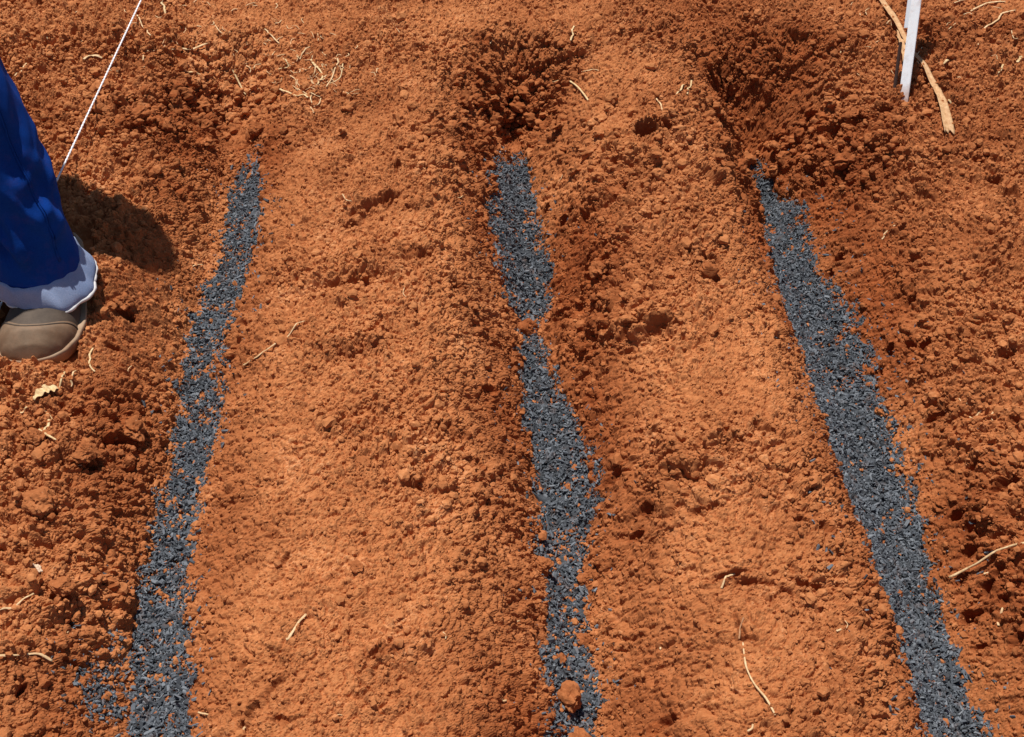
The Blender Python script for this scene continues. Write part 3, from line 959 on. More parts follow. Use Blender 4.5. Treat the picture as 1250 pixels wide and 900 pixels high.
def tube_arrays(P, rad, flat=1.0, seg=8):
    P = np.asarray(P, float)
    n = len(P)
    T = np.gradient(P, axis=0)
    T /= np.linalg.norm(T, axis=1)[:, None]
    up = np.array([0, 0, 1.0])
    S = np.cross(T, up)
    S /= np.maximum(np.linalg.norm(S, axis=1), 1e-6)[:, None]
    U = np.cross(S, T)
    a = np.linspace(0, 2 * np.pi, seg, endpoint=False)
    rad = np.broadcast_to(rad, (n,))
    V = P[:, None] + rad[:, None, None] * (np.cos(a)[None, :, None] * S[:, None] + flat * np.sin(a)[None, :, None] * U[:, None])
    ii = np.arange(n * seg).reshape(n, seg)
    F = np.stack([ii[:-1], np.roll(ii[:-1], -1, 1), np.roll(ii[1:], -1, 1), ii[1:]], -1).reshape(-1, 4)
    V = V.reshape(-1, 3)
    c0, c1 = len(V), len(V) + 1
    V = np.concatenate([V, P[:1], P[-1:]])
    caps = [[c0, (i + 1) % seg, i, i] for i in range(seg)] + [[c1, ii[-1, i], ii[-1, (i + 1) % seg], ii[-1, (i + 1) % seg]] for i in range(seg)]
    return V, F, [c[:3] for c in caps]


def tube_mesh(name, chains, seg=8):
    bm = bmesh.new()
    for P, rad, flat in chains:
        V, F, C = tube_arrays(P, rad, flat, seg)
        vs_ = [bm.verts.new(v) for v in V]
        for f in F:
            bm.faces.new([vs_[q] for q in f])
        for f in C:
            try:
                bm.faces.new([vs_[q] for q in f])
            except ValueError:
                pass
    for f in bm.faces:
        f.smooth = True
    bmesh.ops.recalc_face_normals(bm, faces=bm.faces)
    me = bpy.data.meshes.new(name)
    bm.to_mesh(me)
    bm.free()
    return me


def lay(px_pts, r, lift=0.0, n=24, bow=0.0):
    """a line of px points laid on the real soil, straightened like a stiff stalk"""
    W = np.array([on_top(*p) for p in px_pts])
    C = curve_pts(W, n)
    hz = sample(H, C[:, 0], C[:, 1])
    # stiff: follow the upper envelope of the ground, smoothed
    e = np.pad(hz, 2, mode="edge")
    z = np.max(np.stack([e[q_:q_ + len(hz)] for q_ in range(5)]), axis=0)
    for _ in range(2):
        e = np.pad(z, 2, mode="edge")
        z = np.convolve(e, np.ones(5) / 5, "valid")
    z = np.maximum(z, hz - r * 0.4)
    t = np.linspace(0, 1, len(C))
    C[:, 2] = z + r * 0.7 + lift + bow * np.sin(t * np.pi)
    return C


def straw(px_pts, w_mm, label, mat=None, flat=0.40, branches=(), bow=0.0, group="straws scattered on the soil", name="straw"):
    r = w_mm * 0.00042
    ch = []
    C = lay(px_pts, r, bow=bow)
    t = np.linspace(0, 1, len(C))
    g_ = np.random.default_rng(int(abs(px_pts[0][0]) * 7 + px_pts[0][1]))
    ln_ = 0.022 * float(np.linalg.norm(C[-1] - C[0]))
    kx = np.interp(t, np.linspace(0, 1, 6), g_.normal(0, ln_, 6))
    ky = np.interp(t, np.linspace(0, 1, 6), g_.normal(0, ln_, 6))
    C[:, 0] += kx
    C[:, 1] += ky
    ch.append((C, r * np.interp(t, np.linspace(0, 1, 7), g_.uniform(0.75, 1.15, 7)), flat))
    for bpts, bw in branches:
        C2 = lay(bpts, bw * 0.0005)
        t2 = np.linspace(0, 1, len(C2))
        ch.append((C2, bw * 0.0005 * (1 - 0.4 * t2 ** 4), flat))
    o = link(name, tube_mesh(name, ch), mat or M_STRAW)
    tag(o, label, "straw", group)
    return o


straw([(167, 24), (176, 34), (183, 46)], 3.2, "short curved straw just right of the white string near the top")
straw([(272, 69), (283, 86), (300, 116)], 3.6, "slender pale straw slanting over the dark rim beyond the left band", M_PALE)
straw([(18, 91), (24, 83), (31, 75)], 4, "short straw beside the blue trouser leg at the top left")
straw([(102, 73), (113, 69), (126, 72)], 6.5, "blunt flat straw scrap under the string, top left", M_STRAW, 0.3)
straw([(220, 83), (235, 86), (249, 90)], 6, "thick pale straw lying level on the bright soil at the top left", M_PALE, 0.4)
straw([(210, 59), (230, 58), (252, 54)], 7, "broad faded straw on the bright soil at the top, above the thick pale one", M_STRAW, 0.3)
straw([(198, 2), (200, 10), (203, 17)], 5, "tiny pale straw touching the top edge, right of the string", M_PALE)
straw([(340, 83), (352, 78), (348, 70)], 4, "hooked straw on the left of the straw tangle", M_PALE)
straw([(365, 72), (370, 64), (377, 56)], 4, "short upright-looking straw above the straw tangle")
straw([(378, 73), (387, 84), (393, 93), (388, 102)], 4.5, "bent pale straw in the middle of the straw tangle", M_PALE)
straw([(345, 110), (360, 117), (377, 118)], 4.5, "flat straw lowest in the straw tangle", M_PALE, 0.4)
straw([(398, 105), (408, 90), (413, 72)], 3, "thin straw on the right of the straw tangle")
straw([(402, 102), (414, 96), (420, 80)], 2.5, "thinnest straw at the right end of the straw tangle", M_PALE)
straw([(322, 30), (330, 42), (342, 52)], 3.2, "short straw on bare soil above the straw tangle")
straw([(676, 104), (690, 99), (702, 107), (719, 120)], 4.2, "bent pale straw with a kinked end, beyond the middle furrow", M_PALE)
straw([(700, 31), (699, 40), (697, 50)], 4, "short pale straw near the top centre", M_PALE)
straw([(684, 58), (692, 68), (695, 82)], 2.8, "thin faded straw between the short and the kinked straw")
straw([(710, 87), (722, 85), (733, 83)], 3, "faint level straw right above the kinked one")
straw([(801, 118), (805, 127), (811, 138)], 3.6, "straight straw above the twin black holes")
straw([(826, 115), (832, 108), (837, 101)], 3.6, "left of two short straws right of the twin black holes", M_PALE)
straw([(838, 114), (842, 104), (844, 95)], 3.6, "right of two short straws right of the twin black holes", M_PALE)
straw([(1196, 37), (1210, 26), (1222, 21), (1239, 12)], 4.2, "long pale straw at the top right, beyond the stake")
straw([(1186, 14), (1204, 6), (1226, 2)], 5, "faded broad straw at the very top right corner", M_STRAW, 0.35)
straw([(1216, 92), (1222, 86), (1225, 78)], 4, "short bright straw chip at the right edge, upper part", M_PALE)
straw([(1147, 71), (1153, 76), (1157, 74)], 6, "stubby bright straw chip right of the stake", M_PALE)
straw([(1242, 74), (1246, 69), (1249, 66)], 7, "bright straw chip cut by the right edge of the photo", M_PALE)
straw([(1158, 120), (1163, 125), (1169, 130)], 5, "tiny straw chip beside the torn end of the dry leaf", M_PALE)
straw([(1077, 291), (1083, 281), (1096, 272)], 3, "small curved straw on the right bank above the wide band")
straw([(1158, 706), (1180, 695), (1205, 683), (1235, 669), (1262, 660)], 4.0, "longest straw, reaching in from the right edge over the damp bank", M_STRAW, 0.7, [([(1201, 700), (1212, 693), (1220, 683)], 3)], 0.004)
straw([(1219, 762), (1222, 750), (1226, 738)], 3.4, "short straw at the right edge below the longest straw")
straw([(1183, 509), (1192, 504), (1201, 497)], 3.4, "left of two small straws on the right bank, middle height")
straw([(1213, 510), (1212, 502), (1218, 496)], 2.6, "right of two small straws on the right bank, middle height")
straw([(904, 783), (909, 808), (916, 828), (930, 852), (949, 877)], 2.8, "long thin curved straw on the ridge between middle and right bands", M_STRAW, 0.8)
straw([(908, 753), (903, 768), (902, 780)], 2.4, "thin dark twig right above the long curved straw", M_TWIG, 0.9, (), 0, "twigs on the soil", "twig")
straw([(349, 781), (357, 769), (373, 747)], 3.6, "straight straw low on the left-hand ridge")
straw([(292, 899), (300, 882), (311, 867)], 3.6, "straw cut by the bottom edge, right of the left band")
straw([(-8, 801), (20, 799), (45, 798), (64, 807)], 3.6, "curved straw reaching in from the left edge near the bottom")
straw([(299, 447), (318, 433), (341, 416)], 3.6, "straight straw on the flank right of the left band")
straw([(340, 416), (356, 402), (372, 392)], 2.6, "fainter thin straw continuing the line of the straight straw")
straw([(111, 421), (107, 434), (109, 444), (114, 452)], 3.4, "curved straw standing out just right of the boot toe", M_PALE)
straw([(84, 468), (88, 460), (92, 452)], 3, "faint short straw between boot toe and dry leaf")
straw([(51, 494), (57, 501), (63, 510)], 3.2, "short pale straw right under the little leaf, upper scrap", M_PALE)
straw([(59, 511), (54, 522), (48, 538)], 4.2, "pale straw with a crossed tip below the little leaf", M_PALE, 0.5, [([(46, 520), (55, 529), (68, 536)], 3.2)])
straw([(24, 503), (28, 499), (33, 495)], 3.2, "tiny straw left of the crossed straw", M_PALE)
straw([(170, 890), (178, 886), (191, 881)], 3.4, "straw lying on the left charcoal band at the bottom edge", M_PALE)
straw([(0, 745), (20, 742), (40, 722)], 3, "faint straw at the left edge above the curved one")
straw([(880, 718), (888, 703), (900, 694)], 3.4, "faded straw on the crest between middle and right bands", M_STRAW, 0.4)

# the little leaf with its stem
def leaf_blade(name, px_pts, widths_px, mat, parent=None, lift=0.004, fold=0.25, n=40, tear=0.0):
    W = np.array([on_top(*p) for p in px_pts])
    C = curve_pts(W, n)
    m = len(C)
    hz = np.max(np.stack([sample(H, C[:, 0] + q_, C[:, 1] + w_) for q_ in (-.005, 0, .005) for w_ in (-.004, 0, .004)]), axis=0)
    e = np.pad(hz, 3, mode="edge")
    hz = np.max(np.stack([e[q_:q_ + m] for q_ in range(7)]), axis=0)
    for _ in range(2):
        hz = np.convolve(np.pad(hz, 3, mode="edge"), np.ones(7) / 7, "valid")
    t = np.linspace(0, 1, m)
    C[:, 2] = hz + lift + 0.002 * np.sin(t * 23)
    k = np.array([mpp(*p) for p in px_pts]).mean()
    wd = np.interp(t, np.linspace(0, 1, len(widths_px)), widths_px) * k * 0.5
    T = np.gradient(C, axis=0)
    T /= np.linalg.norm(T, axis=1)[:, None]
    S = np.cross(T, [0, 0, 1.0])
    S /= np.linalg.norm(S, axis=1)[:, None]
    cols = np.linspace(-1, 1, 9)
    rows = []
    for cpos in cols:
        z = fold * (np.abs(cpos) - 0.5) * wd + 0.0006 * math.sin(cpos * 9) + 0.0010 * vnoise(C[:, 0], C[:, 1] + cpos * 0.01, 0.012, 3)
        P = C + S * (cpos * wd)[:, None]
        P[:, 2] += z
        P = P + T * (tear * (0.5 * math.sin(cpos * 7.0) + 0.5 * abs(cpos)) * (t ** 12))[:, None]
        rows.append(P)
    G = np.stack(rows, 1)
    g = len(cols)
    top = G.reshape(-1, 3)
    bot = top - np.array([0, 0, 0.0006])
    ii = np.arange(m * g).reshape(m, g)
    F = np.stack([ii[:-1, :-1], ii[:-1, 1:], ii[1:, 1:], ii[1:, :-1]], -1).reshape(-1, 4)
    nb = m * g
    Fb = F[:, ::-1] + nb
    ring = np.concatenate([ii[0, :], ii[1:, -1], ii[-1, -2::-1], ii[-2:0:-1, 0]])
    nx = np.roll(ring, -1)
    Fs = np.stack([ring, ring + nb, nx + nb, nx], -1)
    me = mesh_from_arrays(name, np.concatenate([top, bot]), np.concatenate([F, Fb, Fs]), True)
    return link(name, me, mat, parent)


p0 = on_ground(58, 482)
lf = thing("dry_leaf", "small pale yellow leaf with a thin stem, below the boot toe", "leaf", (0, 0, 0))
leaf_blade("blade", [(42, 489), (52, 483), (62, 478), (72, 474)], [3, 12, 16, 15, 5], M_PALE, lf, 0.001, 0.2, 24)
st = lay([(70, 476), (75, 464), (79, 455)], 0.0012)
link("stem", tube_mesh("stem", [(st, 0.0013, 0.7)]), M_PALE, lf)

M_LEAF = straw_material("dry_blade_leaf", (0.40, 0.20, 0.085), (0.62, 0.39, 0.20))
lf2 = thing("dry_leaf", "long dry tan leaf blade lying behind the foot of the white stake", "leaf", (0, 0, 0))
leaf_blade("blade", [(1048, -40), (1072, 0), (1092, 32), (1113, 62), (1131, 92), (1145, 125), (1158, 162)], [7, 7, 8, 6, 5, 7, 9, 12], M_LEAF, lf2, 0.0005, 0.30, 70, 0.012)
leaf_blade("torn_strip", [(1096, 40), (1101, 58), (1102, 80)], [5, 7, 3], M_LEAF, lf2, 0.001, 0.3, 20)

# ------------------------------------------------------------------ fine straw litter on the far dry soil (uncountable)
ch = []
for _ in range(230):
    rgn = random.random()
    if rgn < 0.42:
        px, py = random.gauss(375, 40), random.gauss(82, 24)
    elif rgn < 0.70:
        px, py = random.gauss(240, 80), random.gauss(45, 30)
    elif rgn < 0.85:
        px, py = random.uniform(1000, 1260), random.uniform(-20, 130)
    else:
        px, py = random.uniform(0, 1250), random.uniform(0, 890)
    if py > 140 and rgn < 0.85:
        continue
    if 0 < px < 140 and 190 < py < 460:
        continue
    L, a = random.uniform(4, 15), random.uniform(0, 6.283)
    c = random.uniform(-0.3, 0.3) * L
    pts = [(px - math.cos(a) * L / 2, py - math.sin(a) * L / 2 * .7), (px - math.sin(a) * c, py + math.cos(a) * c * .7), (px + math.cos(a) * L / 2, py + math.sin(a) * L / 2 * .7)]
    r = random.uniform(0.0005, 0.0013)
    C = lay(pts, r, n=8)
    ch.append((C, r, 0.6))
lit = link("straw_litter", tube_mesh("straw_litter", ch, 5), M_STRAW)
tag(lit, "fine broken straw bits littering the dry soil at the far side", "straw litter", None, "stuff")

# ------------------------------------------------------------------ string
def string_mat():
    k = NT("white_string")
    k.set(rough=0.75, color=(0.80, 0.78, 0.80))
    return k.m


ZS = 0.045
a = to_plane(172, 0, ZS)
b = to_plane(0, 367, ZS - 0.01)
d = a - b
far_end = a + d * 0.75
far_end[2] = 0.02
near_end = b - d * 0.45
near_end[2] = 0.01
n = 420
t = np.linspace(0, 1, n)
P = near_end[None] * (1 - t)[:, None] + far_end[None] * t[:, None]
P[:, 2] = np.interp(t, [0, .26, .85, 1], [0.01, ZS - 0.01, ZS + 0.004, 0.02])
strands = []
dirv = d / np.linalg.norm(d)
sx = np.cross(dirv, [0, 0, 1.0])
sx /= np.linalg.norm(sx)
sz = np.cross(sx, dirv)
tot = np.linalg.norm(far_end - near_end)
for s_ in range(2):
    ph = t * tot / 0.016 * 2 * np.pi + s_ * np.pi
    strands.append((P + 0.0007 * (np.cos(ph)[:, None] * sx + np.sin(ph)[:, None] * sz), 0.00105, 1.0))
so = link("string", tube_mesh("string", strands, 7), string_mat())
tag(so, "taut white twisted string passing behind the blue trouser leg", "string")

# ------------------------------------------------------------------ white metal stake
def box_bm(bm, c, s, R=None):
    r = bmesh.ops.create_cube(bm, size=1.0)
    M = Matrix.Translation(Vector(c)) @ (R.to_4x4() if R else Matrix()) @ Matrix.Diagonal((*s, 1))
    bmesh.ops.transform(bm, matrix=M, verts=r["verts"])
    return r["verts"]


def bm_obj(name, bm, mat, parent, bevel=0.0, smooth=False):
    if bevel:
        bmesh.ops.bevel(bm, geom=bm.edges[:], offset=bevel, segments=2, affect="EDGES")
    for f in bm.faces:
        f.smooth = smooth
    me = bpy.data.meshes.new(name)
    bm.to_mesh(me)
    bm.free()
    return link(name, me, mat, parent)


k = NT("white_paint")
co = k.n("ShaderNodeTexCoord").outputs["Object"]
k.set(rough=0.42, spec=0.5, color=k.dust(k.ramp(k.noise(45, 4, 0.6, co).outputs["Fac"], [(0.3, (0.84, 0.87, 0.91)), (0.6, (0.90, 0.92, 0.94))]).outputs[0], 0.035, 0.7))
M_WHITE = k.m
k = NT("grey_paint")
k.set(rough=0.45, color=(0.70, 0.74, 0.80))
M_GREY = k.m
k = NT("shade_dark")
k.set(rough=0.85, color=k.ramp(k.noise(160, 4, 0.6).outputs["Fac"], [(0.3, (0.02, 0.008, 0.005)), (0.7, (0.06, 0.02, 0.012))]).outputs[0])
M_SHADE_STRIP = k.m

sb = on_ground(1101, 129)
stake = thing("stake", "white painted metal angle stake driven into the rim soil at the top right", "stake", (sb[0], sb[1], sb[2]))
# tilt so that it is seen running to (1122, 0): find the point 0.17 m up the post seen there
zt = 0.130
tp = to_plane(1121.5, 0, sb[2] + zt)
lean = Vector((tp[0] - sb[0], tp[1] - sb[1] + 0.012, zt)).normalized()
q = lean.to_track_quat("Z", "Y")
stake.rotation_mode = "QUATERNION"
SR = Matrix.Rotation(math.radians(38), 3, "Z")
bm = bmesh.new()
box_bm(bm, (0, 0, 0.13), (0.0175, 0.0028, 0.44), None)
stake_front = bm_obj("front_flange", bm, M_WHITE, stake, 0.0006)
bm = bmesh.new()
box_bm(bm, (-0.0100, 0.0050, 0.218), (0.0180, 0.0026, 0.20), None)
bm_obj("side_flange", bm, M_GREY, stake, 0.0005)
bm = bmesh.new()
box_bm(bm, (-0.0190, 0.000, 0.030), (0.005, 0.004, 0.13), None)
bm_obj("shade_strip", bm, M_SHADE_STRIP, stake, 0.0008)  # dark strip put in for the shaded edge beside the stake
bm = bmesh.new()
for zz in (0.17, 0.40):
    r = bmesh.ops.create_cone(bm, cap_ends=True, segments=12, radius1=0.003, radius2=0.0026, depth=0.004)
    bmesh.ops.transform(bm, matrix=Matrix.Translation((0, -0.003, zz + 0.06)) @ Matrix.Rotation(math.pi / 2, 4, "X"), verts=r["verts"])
bm.free()
qz = Matrix.Rotation(math.radians(22), 3, "Z").to_quaternion()
stake.rotation_quaternion = q.to_matrix().to_quaternion()
# keep the face turned a little to the right of the camera
fx = Vector((math.cos(math.radians(-58)), math.sin(math.radians(-58)), 0))
zaxis = lean
xaxis = (fx - zaxis * fx.dot(zaxis)).normalized()
yaxis = zaxis.cross(xaxis)
stake.rotation_quaternion = Matrix((xaxis, yaxis, zaxis)).transposed().to_quaternion()

# ------------------------------------------------------------------ person (only one trouser leg and boot are in view)
SUNV = np.array([0.17, -0.275])        # shadow shift per metre of height


def fabric(name, a, b, rough=0.85, weave=1500):
    k = NT(name)
    co = k.n("ShaderNodeTexCoord").outputs["Object"]
    n = k.noise(9, 4, 0.6, co)
    n2 = k.noise(700, 2, 0.5, co)
    s = k.math("ADD", k.math("MULTIPLY", n.outputs["Fac"], 0.7), k.math("MULTIPLY", n2.outputs["Fac"], 0.3))
    k.set(rough=rough, spec=0.06, color=k.dust(k.ramp(s, [(0.35, a), (0.65, b)]).outputs[0], 0.10, 0.10))
    k.b.inputs["Sheen Weight"].default_value = 0.0
    k.bump(n2.outputs["Fac"], 0.35, 0.0008)
    return k.m


M_BLUE = fabric("blue_cotton", (0.003, 0.032, 0.20), (0.007, 0.062, 0.34))
M_CUFF = fabric("pale_blue_lining", (0.16, 0.25, 0.45), (0.36, 0.45, 0.64))
M_SHIRT = fabric("grey_shirt", (0.25, 0.25, 0.27), (0.32, 0.32, 0.34))
M_HAT = fabric("straw_hat", (0.45, 0.33, 0.18), (0.6, 0.46, 0.27))
k = NT("skin")
k.set(rough=0.55, color=(0.20, 0.095, 0.055))
M_SKIN = k.m


def leather(name, a, b, rough, dusty=True):
    k = NT(name)
    co = k.n("ShaderNodeTexCoord").outputs["Object"]
    n = k.noise(38, 5, 0.65, co)
    n2 = k.noise(420, 3, 0.6, co)
    c = k.ramp(n.outputs["Fac"], [(0.35, a), (0.65, b)]).outputs[0]
    k.set(rough=rough, spec=0.35, color=k.dust(c, 0.05, 0.22) if dusty else c)
    k.bump(n2.outputs["Fac"], 0.25, 0.0008)
    return k.m


M_VAMP = leather("shaded_taupe_leather", (0.060, 0.042, 0.030), (0.100, 0.072, 0.052), 0.75, False)  # vamp colour darkened to carry the trouser leg's shade
M_TOE = leather("dusty_tan_leather", (0.135, 0.085, 0.050), (0.22, 0.145, 0.090), 0.7)
M_SOLE = leather("cream_rubber", (0.26, 0.17, 0.105), (0.42, 0.30, 0.20), 0.85)

person = thing("person", "person in blue trousers with turned-up cuff and brown boot, standing at the left", "person", (0, 0, 0))


def grid_obj(name, rings, mat, parent, close_u=True, caps=(False, False), thick=0.0, sub=0):
    """rings: (n, m, 3)"""
    rings = np.asarray(rings)
    n, m, _ = rings.shape
    ii = np.arange(n * m).reshape(n, m)
    if close_u:
        F = np.stack([ii[:-1], np.roll(ii[:-1], -1, 1), np.roll(ii[1:], -1, 1), ii[1:]], -1).reshape(-1, 4)
    else:
        F = np.stack([ii[:-1, :-1], ii[:-1, 1:], ii[1:, 1:], ii[1:, :-1]], -1).reshape(-1, 4)
    bm = bmesh.new()
    vs_ = [bm.verts.new(v) for v in rings.reshape(-1, 3)]
    for f in F:
        bm.faces.new([vs_[q] for q in f])
    if caps[0]:
        bm.faces.new([vs_[q] for q in ii[0][::-1]])
    if caps[1]:
        bm.faces.new([vs_[q] for q in ii[-1]])
    bmesh.ops.recalc_face_normals(bm, faces=bm.faces)
    for f in bm.faces:
        f.smooth = True
    me = bpy.data.meshes.new(name)
    bm.to_mesh(me)
    bm.free()
    o = link(name, me, mat, parent)
    if thick:
        md = o.modifiers.new("thickness", "SOLIDIFY")
        md.thickness = thick
        md.offset = -1
    if sub:
        md = o.modifiers.new("smooth", "SUBSURF")
        md.levels = md.render_levels = sub
    return o


def foot_outline(s):
    """half widths (inner, outer) of the sole at s = 0 (heel) .. 1 (toe), metres"""
    w = np.interp(s, [0, .03, .10, .25, .42, .60, .74, .86, .94, .98, 1.0], [.012, .024, .033, .036, .036, .046, .0525, .0500, .040, .026, .006])
    return w


def boot(hp, fd, parent, cap=True):
    fr = np.array([fd[1], -fd[0]])
    bt = bpy.data.objects.new("boot", None)

    def W(a, b, z):
        return np.stack([hp[0] + fd[0] * a + fr[0] * b, hp[1] + fd[1] * a + fr[1] * b, SOLE_Z + z], -1)
    L = FOOT_LEN
    NS, NA = 64, 36
    s = 0.5 - 0.5 * np.cos(np.linspace(0, np.pi, NS))
    w = foot_outline(s)
    top = np.interp(s, [0, .05, .15, .30, .42, .52, .62, .72, .82, .90, .96, 1.0], [.060, .092, .098, .094, .084, .072, .062, .056, .052, .047, .036, .016])
    skew = 0.010 * np.sin(s * np.pi * 1.15) * -1
    ang = np.linspace(0, np.pi, NA)
    zb = 0.018

    def upper_pts(ss, ww, tt, sk, grow):
        c, sn = np.cos(ang), np.sin(ang)
        e = 2 / 2.7
        bx = np.sign(c) * np.abs(c) ** e
        bz = np.abs(sn) ** (2 / 2.15)
        rr = []
        for S_, w_, t_, k_ in zip(ss, ww, tt, sk):
            # leg side narrows upward at the heel/ankle
            pinch = 1 - 0.18 * bz * (1 if S_ < 0.4 else 0.5)
            wr = (w_ - 0.004 + grow) * bx * pinch
            z = zb + (t_ - zb + grow) * bz
            # creases across the vamp
            z = z + 0.0015 * math.sin(S_ * 95) * np.exp(-((S_ - 0.62) / 0.06) ** 2) * bz
            rr.append(W(S_ * L + grow * (S_ - 0.5), k_ + wr, z))
        return np.array(rr)
    up = upper_pts(s, w, top, skew, 0.0)
    upper = grid_obj("upper", up, M_VAMP, parent, False, (False, False), 0.0, 1)
    # toe cap: front part, a second layer whose rear edge sweeps back along the sides
    if cap:
        rows = []
        n2 = 26
        for q_ in np.linspace(0, 1, n2):
            edge = 0.865 - 0.10 * np.abs(np.cos(ang)) ** 2.0 - 0.025 * np.cos(ang)
            sa = edge + (1.0 - edge) * (q_ ** 0.8)
            wv, tv, kv = foot_outline(sa), np.interp(sa, s, top), np.interp(sa, s, skew)
            c, sn = np.cos(ang), np.sin(ang)
            bx = np.sign(c) * np.abs(c) ** (2 / 2.7)
            bz = np.abs(sn) ** (2 / 2.15)
            g = 0.0026 * min(1.0, 0.25 + q_ * 8)
            a_ = sa * L + g * 0.6
            b_ = kv + (wv - 0.004 + g) * bx * (1 - 0.09 * bz)
            z_ = zb + (tv - zb + g) * bz
            rows.append(W(a_, b_, z_))
        tc = grid_obj("toe_cap", np.array(rows), M_TOE, parent, False, (False, False), 0.0, 1)
        link("seam", tube_mesh("seam", [(np.array(rows)[1], 0.0011, 1.0)]), M_VAMP, tc)
    # sole with a welt standing out
    th = []
    s2 = np.concatenate([s, s[::-1]])
    w2 = np.concatenate([w, -w[::-1]])
    k2 = np.concatenate([skew, skew[::-1]])
    rings = []
    for z, g in ((0.0, -0.001), (0.004, 0.001), (0.013, 0.0012), (0.0155, 0.0024), (0.0195, 0.0024), (0.0205, 0.001), (0.0205, -0.006)):
        rings.append(W(s2 * L + g * np.sign(s2 - 0.5), k2 + (np.abs(w2) + g) * np.sign(w2), np.full(len(s2), z)))
    grid_obj("sole", np.array(rings), M_SOLE, parent, True, (True, True))
    return upper


bootA = bpy.data.objects.new("boot", None)
COL.objects.link(bootA)
bootA.parent = person
boot(HEEL2, FD, bootA)
bootB = bpy.data.objects.new("boot", None)
COL.objects.link(bootB)
bootB.parent = person
boot(OTHER, FD2, bootB)

# leg path of the visible leg
ANK = np.array([*(TOE[:2] - FD * 0.132 + np.array([0.006, -0.004])), 0.06])
SHC = to_plane(-22, 288, 0.0)[:2]      # where the torso's shadow falls
HIPC = np.array([*(SHC - SUNV * 0.93), 0.93])
HIP_A = HIPC + np.array([0.06, 0.0, -0.06])
HIP_B = HIPC + np.array([-0.11, 0.02, -0.06])
ANKB = np.array([*(OTHER + FD2 * 0.08), 0.07])
KNEE_A = np.array([ANK[0] - 0.110, ANK[1] + 0.125, 0.50])
KNEE_B = 0.5 * (ANKB + HIP_B) + np.array([-0.02, -0.03, 0.0])


def leg_loft(ank, knee, hip, seed, hem=0.070):
    path = curve_pts([ank + np.array([0, 0, hem - 0.07]), 0.5 * (ank + knee) + np.array([0.004, 0, 0.0]), knee, 0.5 * (knee + hip), hip], 120)
    n = len(path)
    z = path[:, 2]
    m = 72
    th = np.linspace(0, 2 * np.pi, m, endpoint=False)
    r = np.interp(z, [0.05, .10, .16, .25, .40, .55, .75, .95], [.054, .053, .053, .055, .061, .072, .088, .10])
    rings = []
    TH, Z = np.meshgrid(th, z)
    g = np.random.default_rng(seed)
    ox = g.uniform(0, 10)
    # fabric bunches into slanting folds above the cuff and at the knee
    bunch = np.exp(-((Z - 0.17) / 0.11) ** 2) + 0.5 * np.exp(-((Z - 0.50) / 0.12) ** 2) + 0.25
    cx, cy = np.cos(TH), np.sin(TH)
    w1 = vnoise(cx * 0.9 + ox + 0.5 * Z, Z * 11 + 0.9 * cy + 1.2 * cx, 0.62, 2)
    w2 = vnoise(cx * 1.3 + ox, Z * 20 + 1.4 * cx - 1.0 * cy, 0.72, 4)
    rid = 1 - 2 * np.abs(w1)
    rid2 = 1 - 2 * np.abs(w2)
    disp = bunch * (0.0090 * (rid - np.abs(rid) * 0.2) + 0.0026 * rid2) + 0.0010 * bunch * (1 - 2 * np.abs(vnoise(cx * 2.6 + ox + Z * 8, Z * 30 + 2.2 * cy, 0.7, 1))) + 0.003 * vnoise(cx * 2 + ox, cy * 2 + Z * 9, 0.5, 5)
    fade = sstep(hem + 0.022, hem + 0.06, Z)
    fine = 1 - 2 * np.abs(vnoise(cx * 3.1 + ox + Z * 13, Z * 44 + 3.0 * cy, 0.8, 6))
    disp = disp + (0.0009 * fine + 0.0012 * (1 - 2 * np.abs(vnoise(cx * 1.7 - Z * 16 + ox, Z * 26 - 2.4 * cy, 0.9, 7)))) * np.exp(-((Z - 0.2) / 0.22) ** 2)
    disp = disp * (0.12 + 0.88 * fade)
    for i in range(n):
        rr = r[i] + disp[i]
        rings.append(np.stack([path[i, 0] + rr * np.cos(th), path[i, 1] + rr * 1.10 * np.sin(th), np.full(m, z[i]) + 0.004 * np.sin(th * 2 + 1)], -1))
    return np.array(rings)


legA = leg_loft(ANK, KNEE_A, HIP_A, 3)
legB = leg_loft(ANKB, KNEE_B, HIP_B, 5)
tro = grid_obj("trousers", legA, M_BLUE, person, True, (False, False), 0.0016, 1)
tro_b = None


def join_grid(o, rings):
    bm = bmesh.new()
    bm.from_mesh(o.data)
    n, m, _ = rings.shape
    vs_ = [bm.verts.new(v) for v in rings.reshape(-1, 3)]
    for i in range(n - 1):
        for j in range(m):
            f = bm.faces.new([vs_[i * m + j], vs_[i * m + (j + 1) % m], vs_[(i + 1) * m + (j + 1) % m], vs_[(i + 1) * m + j]])
            f.smooth = True
    bmesh.ops.recalc_face_normals(bm, faces=bm.faces)
    bm.to_mesh(o.data)
    bm.free()


join_grid(tro, legB)
for rg in (legA,):
    j_ = 66
    link("seam", tube_mesh("seam", [(rg[4:, j_] * 1.0 + np.array([0.0004, -0.0003, 0]), 0.0014, 1.0), (0.5 * (rg[4:, j_ + 1] + rg[4:, j_]) * 1.0 + np.array([0.0002, -0.0006, 0]), 0.0009, 1.0)]), M_BLUE, tro)
# seat of the trousers
m = 48
th = np.linspace(0, 2 * np.pi, m, endpoint=False)
seat = []
for f, rx, ry in ((-0.16, .06, .05), (-0.13, .13, .10), (-0.07, .175, .125), (0.0, .185, .13), (0.08, .170, .12), (0.12, .160, .115)):
    c = HIPC + np.array([-0.025, 0.01, f])
    seat.append(np.stack([c[0] + rx * np.cos(th), c[1] + ry * np.sin(th), np.full(m, c[2])], -1))
join_grid(tro, np.array(seat))

